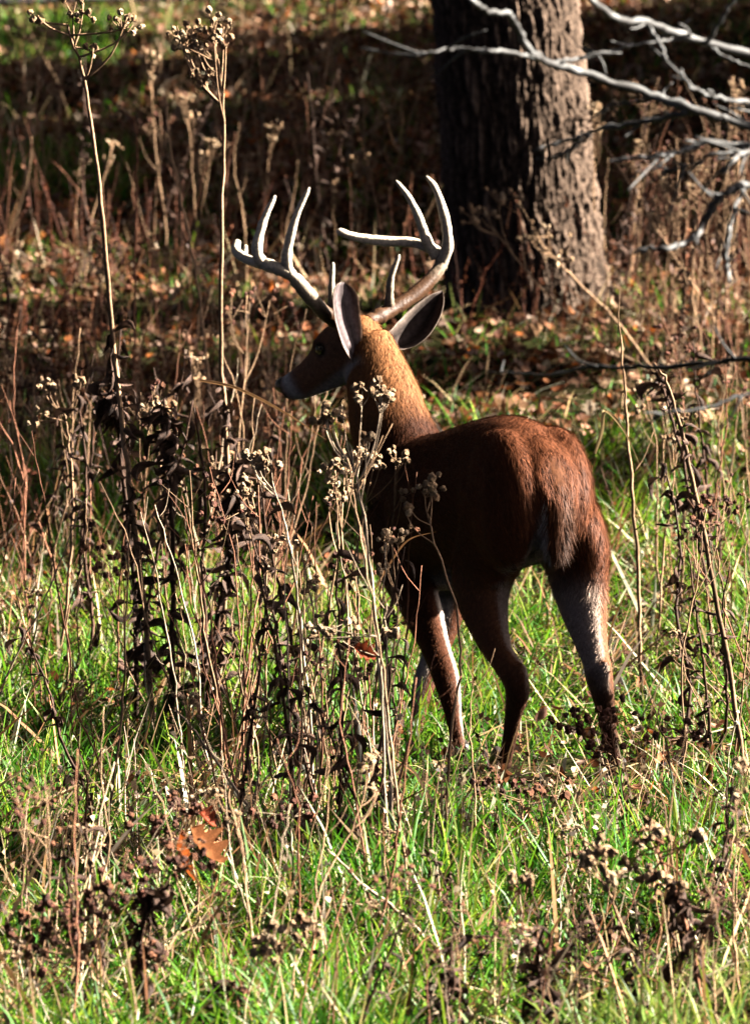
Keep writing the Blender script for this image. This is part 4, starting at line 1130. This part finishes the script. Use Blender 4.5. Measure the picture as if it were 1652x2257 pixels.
for lb, px, w0, col in [
 ('broad bleached grass blade slanting up beside the pale leaning stem', [(702, 1772, 0), (678, 1715, 0), (655, 1665, 0), (636, 1628, .02)], .016, (.66, .62, .52)),
 ('upright white bleached grass blade in front of the buck\'s forelegs', [(812, 1800, 0), (802, 1720, 0), (790, 1600, 0), (776, 1498, 0)], .012, (.66, .62, .52)),
 ('pale blade leaning low under the hanging withered leaves', [(590, 1840, 0), (540, 1780, 0), (500, 1720, 0), (470, 1650, 0)], .010, (.55, .50, .38)),
 ('long bleached blade arching through the grass below the russet oak leaf', [(640, 2215, 0), (690, 2190, 0), (760, 2196, 0), (830, 2215, 0)], .012, (.6, .56, .44)),
 ('thin orange grass stem arching across the buck\'s dark shoulder', [(820, 1310, 0), (860, 1240, 0), (900, 1190, 0), (960, 1172, 0)], .006, (.45, .22, .09)),
 ('orange-brown grass blade bowed in front of the buck\'s muzzle', [(440, 838, 0), (520, 855, 0), (620, 905, 0), (720, 970, 0)], .008, (.50, .26, .11)),
 ('bent tan reed folded over beside the buck\'s rump', [(1310, 1000, 0), (1325, 950, 0), (1333, 905, 0), (1375, 950, .02), (1412, 1032, .04)], .011, (.55, .38, .18)),
 ('bright white-green blade standing behind the buck\'s hock', [(1430, 1440, 0), (1436, 1370, 0), (1442, 1310, 0), (1444, 1262, 0)], .013, (.62, .62, .44)),
 ('glossy green-white blade beside the long leaning brown stalk', [(1590, 1470, 0), (1580, 1360, 0), (1572, 1270, 0), (1562, 1180, 0)], .016, (.50, .58, .32)),
]:
    long_blade(lb, px, {776: -1.4, 636: -1.2}.get(px[-1][0], None) if False else gy_of(px[0][0], px[0][1]) if px[0][1] > 1400 else (-.9 if px[0][0] < 1000 else .6), w0, col)

# ------------------------------------------------------------------ single leaves
def oak_leaf(seed, col, s=1.0):
    """lobed oak leaf, creased along its rib and curled"""
    r = np.random.default_rng(seed); n = 15
    t = np.linspace(0, 1, n); V = []; cs = []
    hw = (.10 + .26 * np.sin(math.pi * t ** .9)) * (1 + .42 * np.sin(t * 6.28 * 3.2 + 1)); hw[0] = .02; hw[-1] = .03
    cu = r.uniform(.6, 1.8); cv = r.uniform(.5, 1.6)
    for i in range(n):
        c = np.array([t[i], 0, .22 * cu * (t[i] - .5) ** 2 * 2])
        for a in (-1, -.5, 0, .5, 1):
            V.append((c + np.array([.06 * abs(a), a * hw[i], abs(a) ** 1.4 * hw[i] * cv * .8 + r.normal(0, .012)])) * s)
            cs.append(np.array(col) * r.uniform(.75, 1.2) * (1.15 if a == 0 else 1))
    F = [(i * 5 + j, i * 5 + j + 1, (i + 1) * 5 + j + 1, (i + 1) * 5 + j) for i in range(n - 1) for j in range(4)]
    mb = MB(); mb.add(V, F, np.array(cs)); return mb.mesh('leaf', M_LEAF)
LV = [oak_leaf(k, c) for k, c in enumerate([(.42, .27, .17), (.34, .19, .10), (.24, .11, .055), (.50, .38, .27), (.42, .15, .04)])]
rl = np.random.default_rng(5)
for _ in range(90):
    px, py = rl.uniform(-20, 1670), rl.uniform(540, 1000)
    b = G(px, py)
    k = rl.choice(5, p=[.3, .25, .15, .22, .08])
    o = link('fallen_leaf', LV[k], None, b + UP * .03)
    s = rl.uniform(.06, .12); o.scale = (s, s, s)
    o.rotation_euler = (rl.normal(0, .5), rl.normal(0, .5), rl.uniform(0, 6.28))
    w_ = ['pale tan', 'brown', 'dark brown', 'bleached', 'orange'][k]
    tag(o, 'curled ' + w_ + ' fallen oak leaf lying on the litter of the slope', 'leaf', w_ + ' fallen leaves on the slope')
def hung_leaf(px, py, y, s, rot, label, k=None, col=(.38, .09, .02)):
    o = link('oak_leaf', oak_leaf(60 + int(px), col), None, P(px, py, y)); o.scale = (s, s, s); o.rotation_euler = rot
    return tag(o, label, 'leaf')
yl = G(430, 2120)[1]
hung_leaf(380, 1832, yl - .07, .12, (.2, 1.35, .3), 'russet oak leaf hanging point down on the low dark-headed weed')
hung_leaf(408, 1832, yl - .05, .11, (-.3, .9, .1), 'russet oak leaf with pale edge caught beside the hanging one', col=(.42, .17, .07))
hung_leaf(432, 1790, yl + .02, .06, (1.2, .6, .8), 'small dark red leaf scrap just above the two russet oak leaves', col=(.22, .045, .02))
hung_leaf(775, 1425, G(868, 2030)[1] + .02, .06, (1.2, .5, .2), 'dark red leaf caught on pale stalks before the buck\'s foreleg', col=(.25, .05, .02))
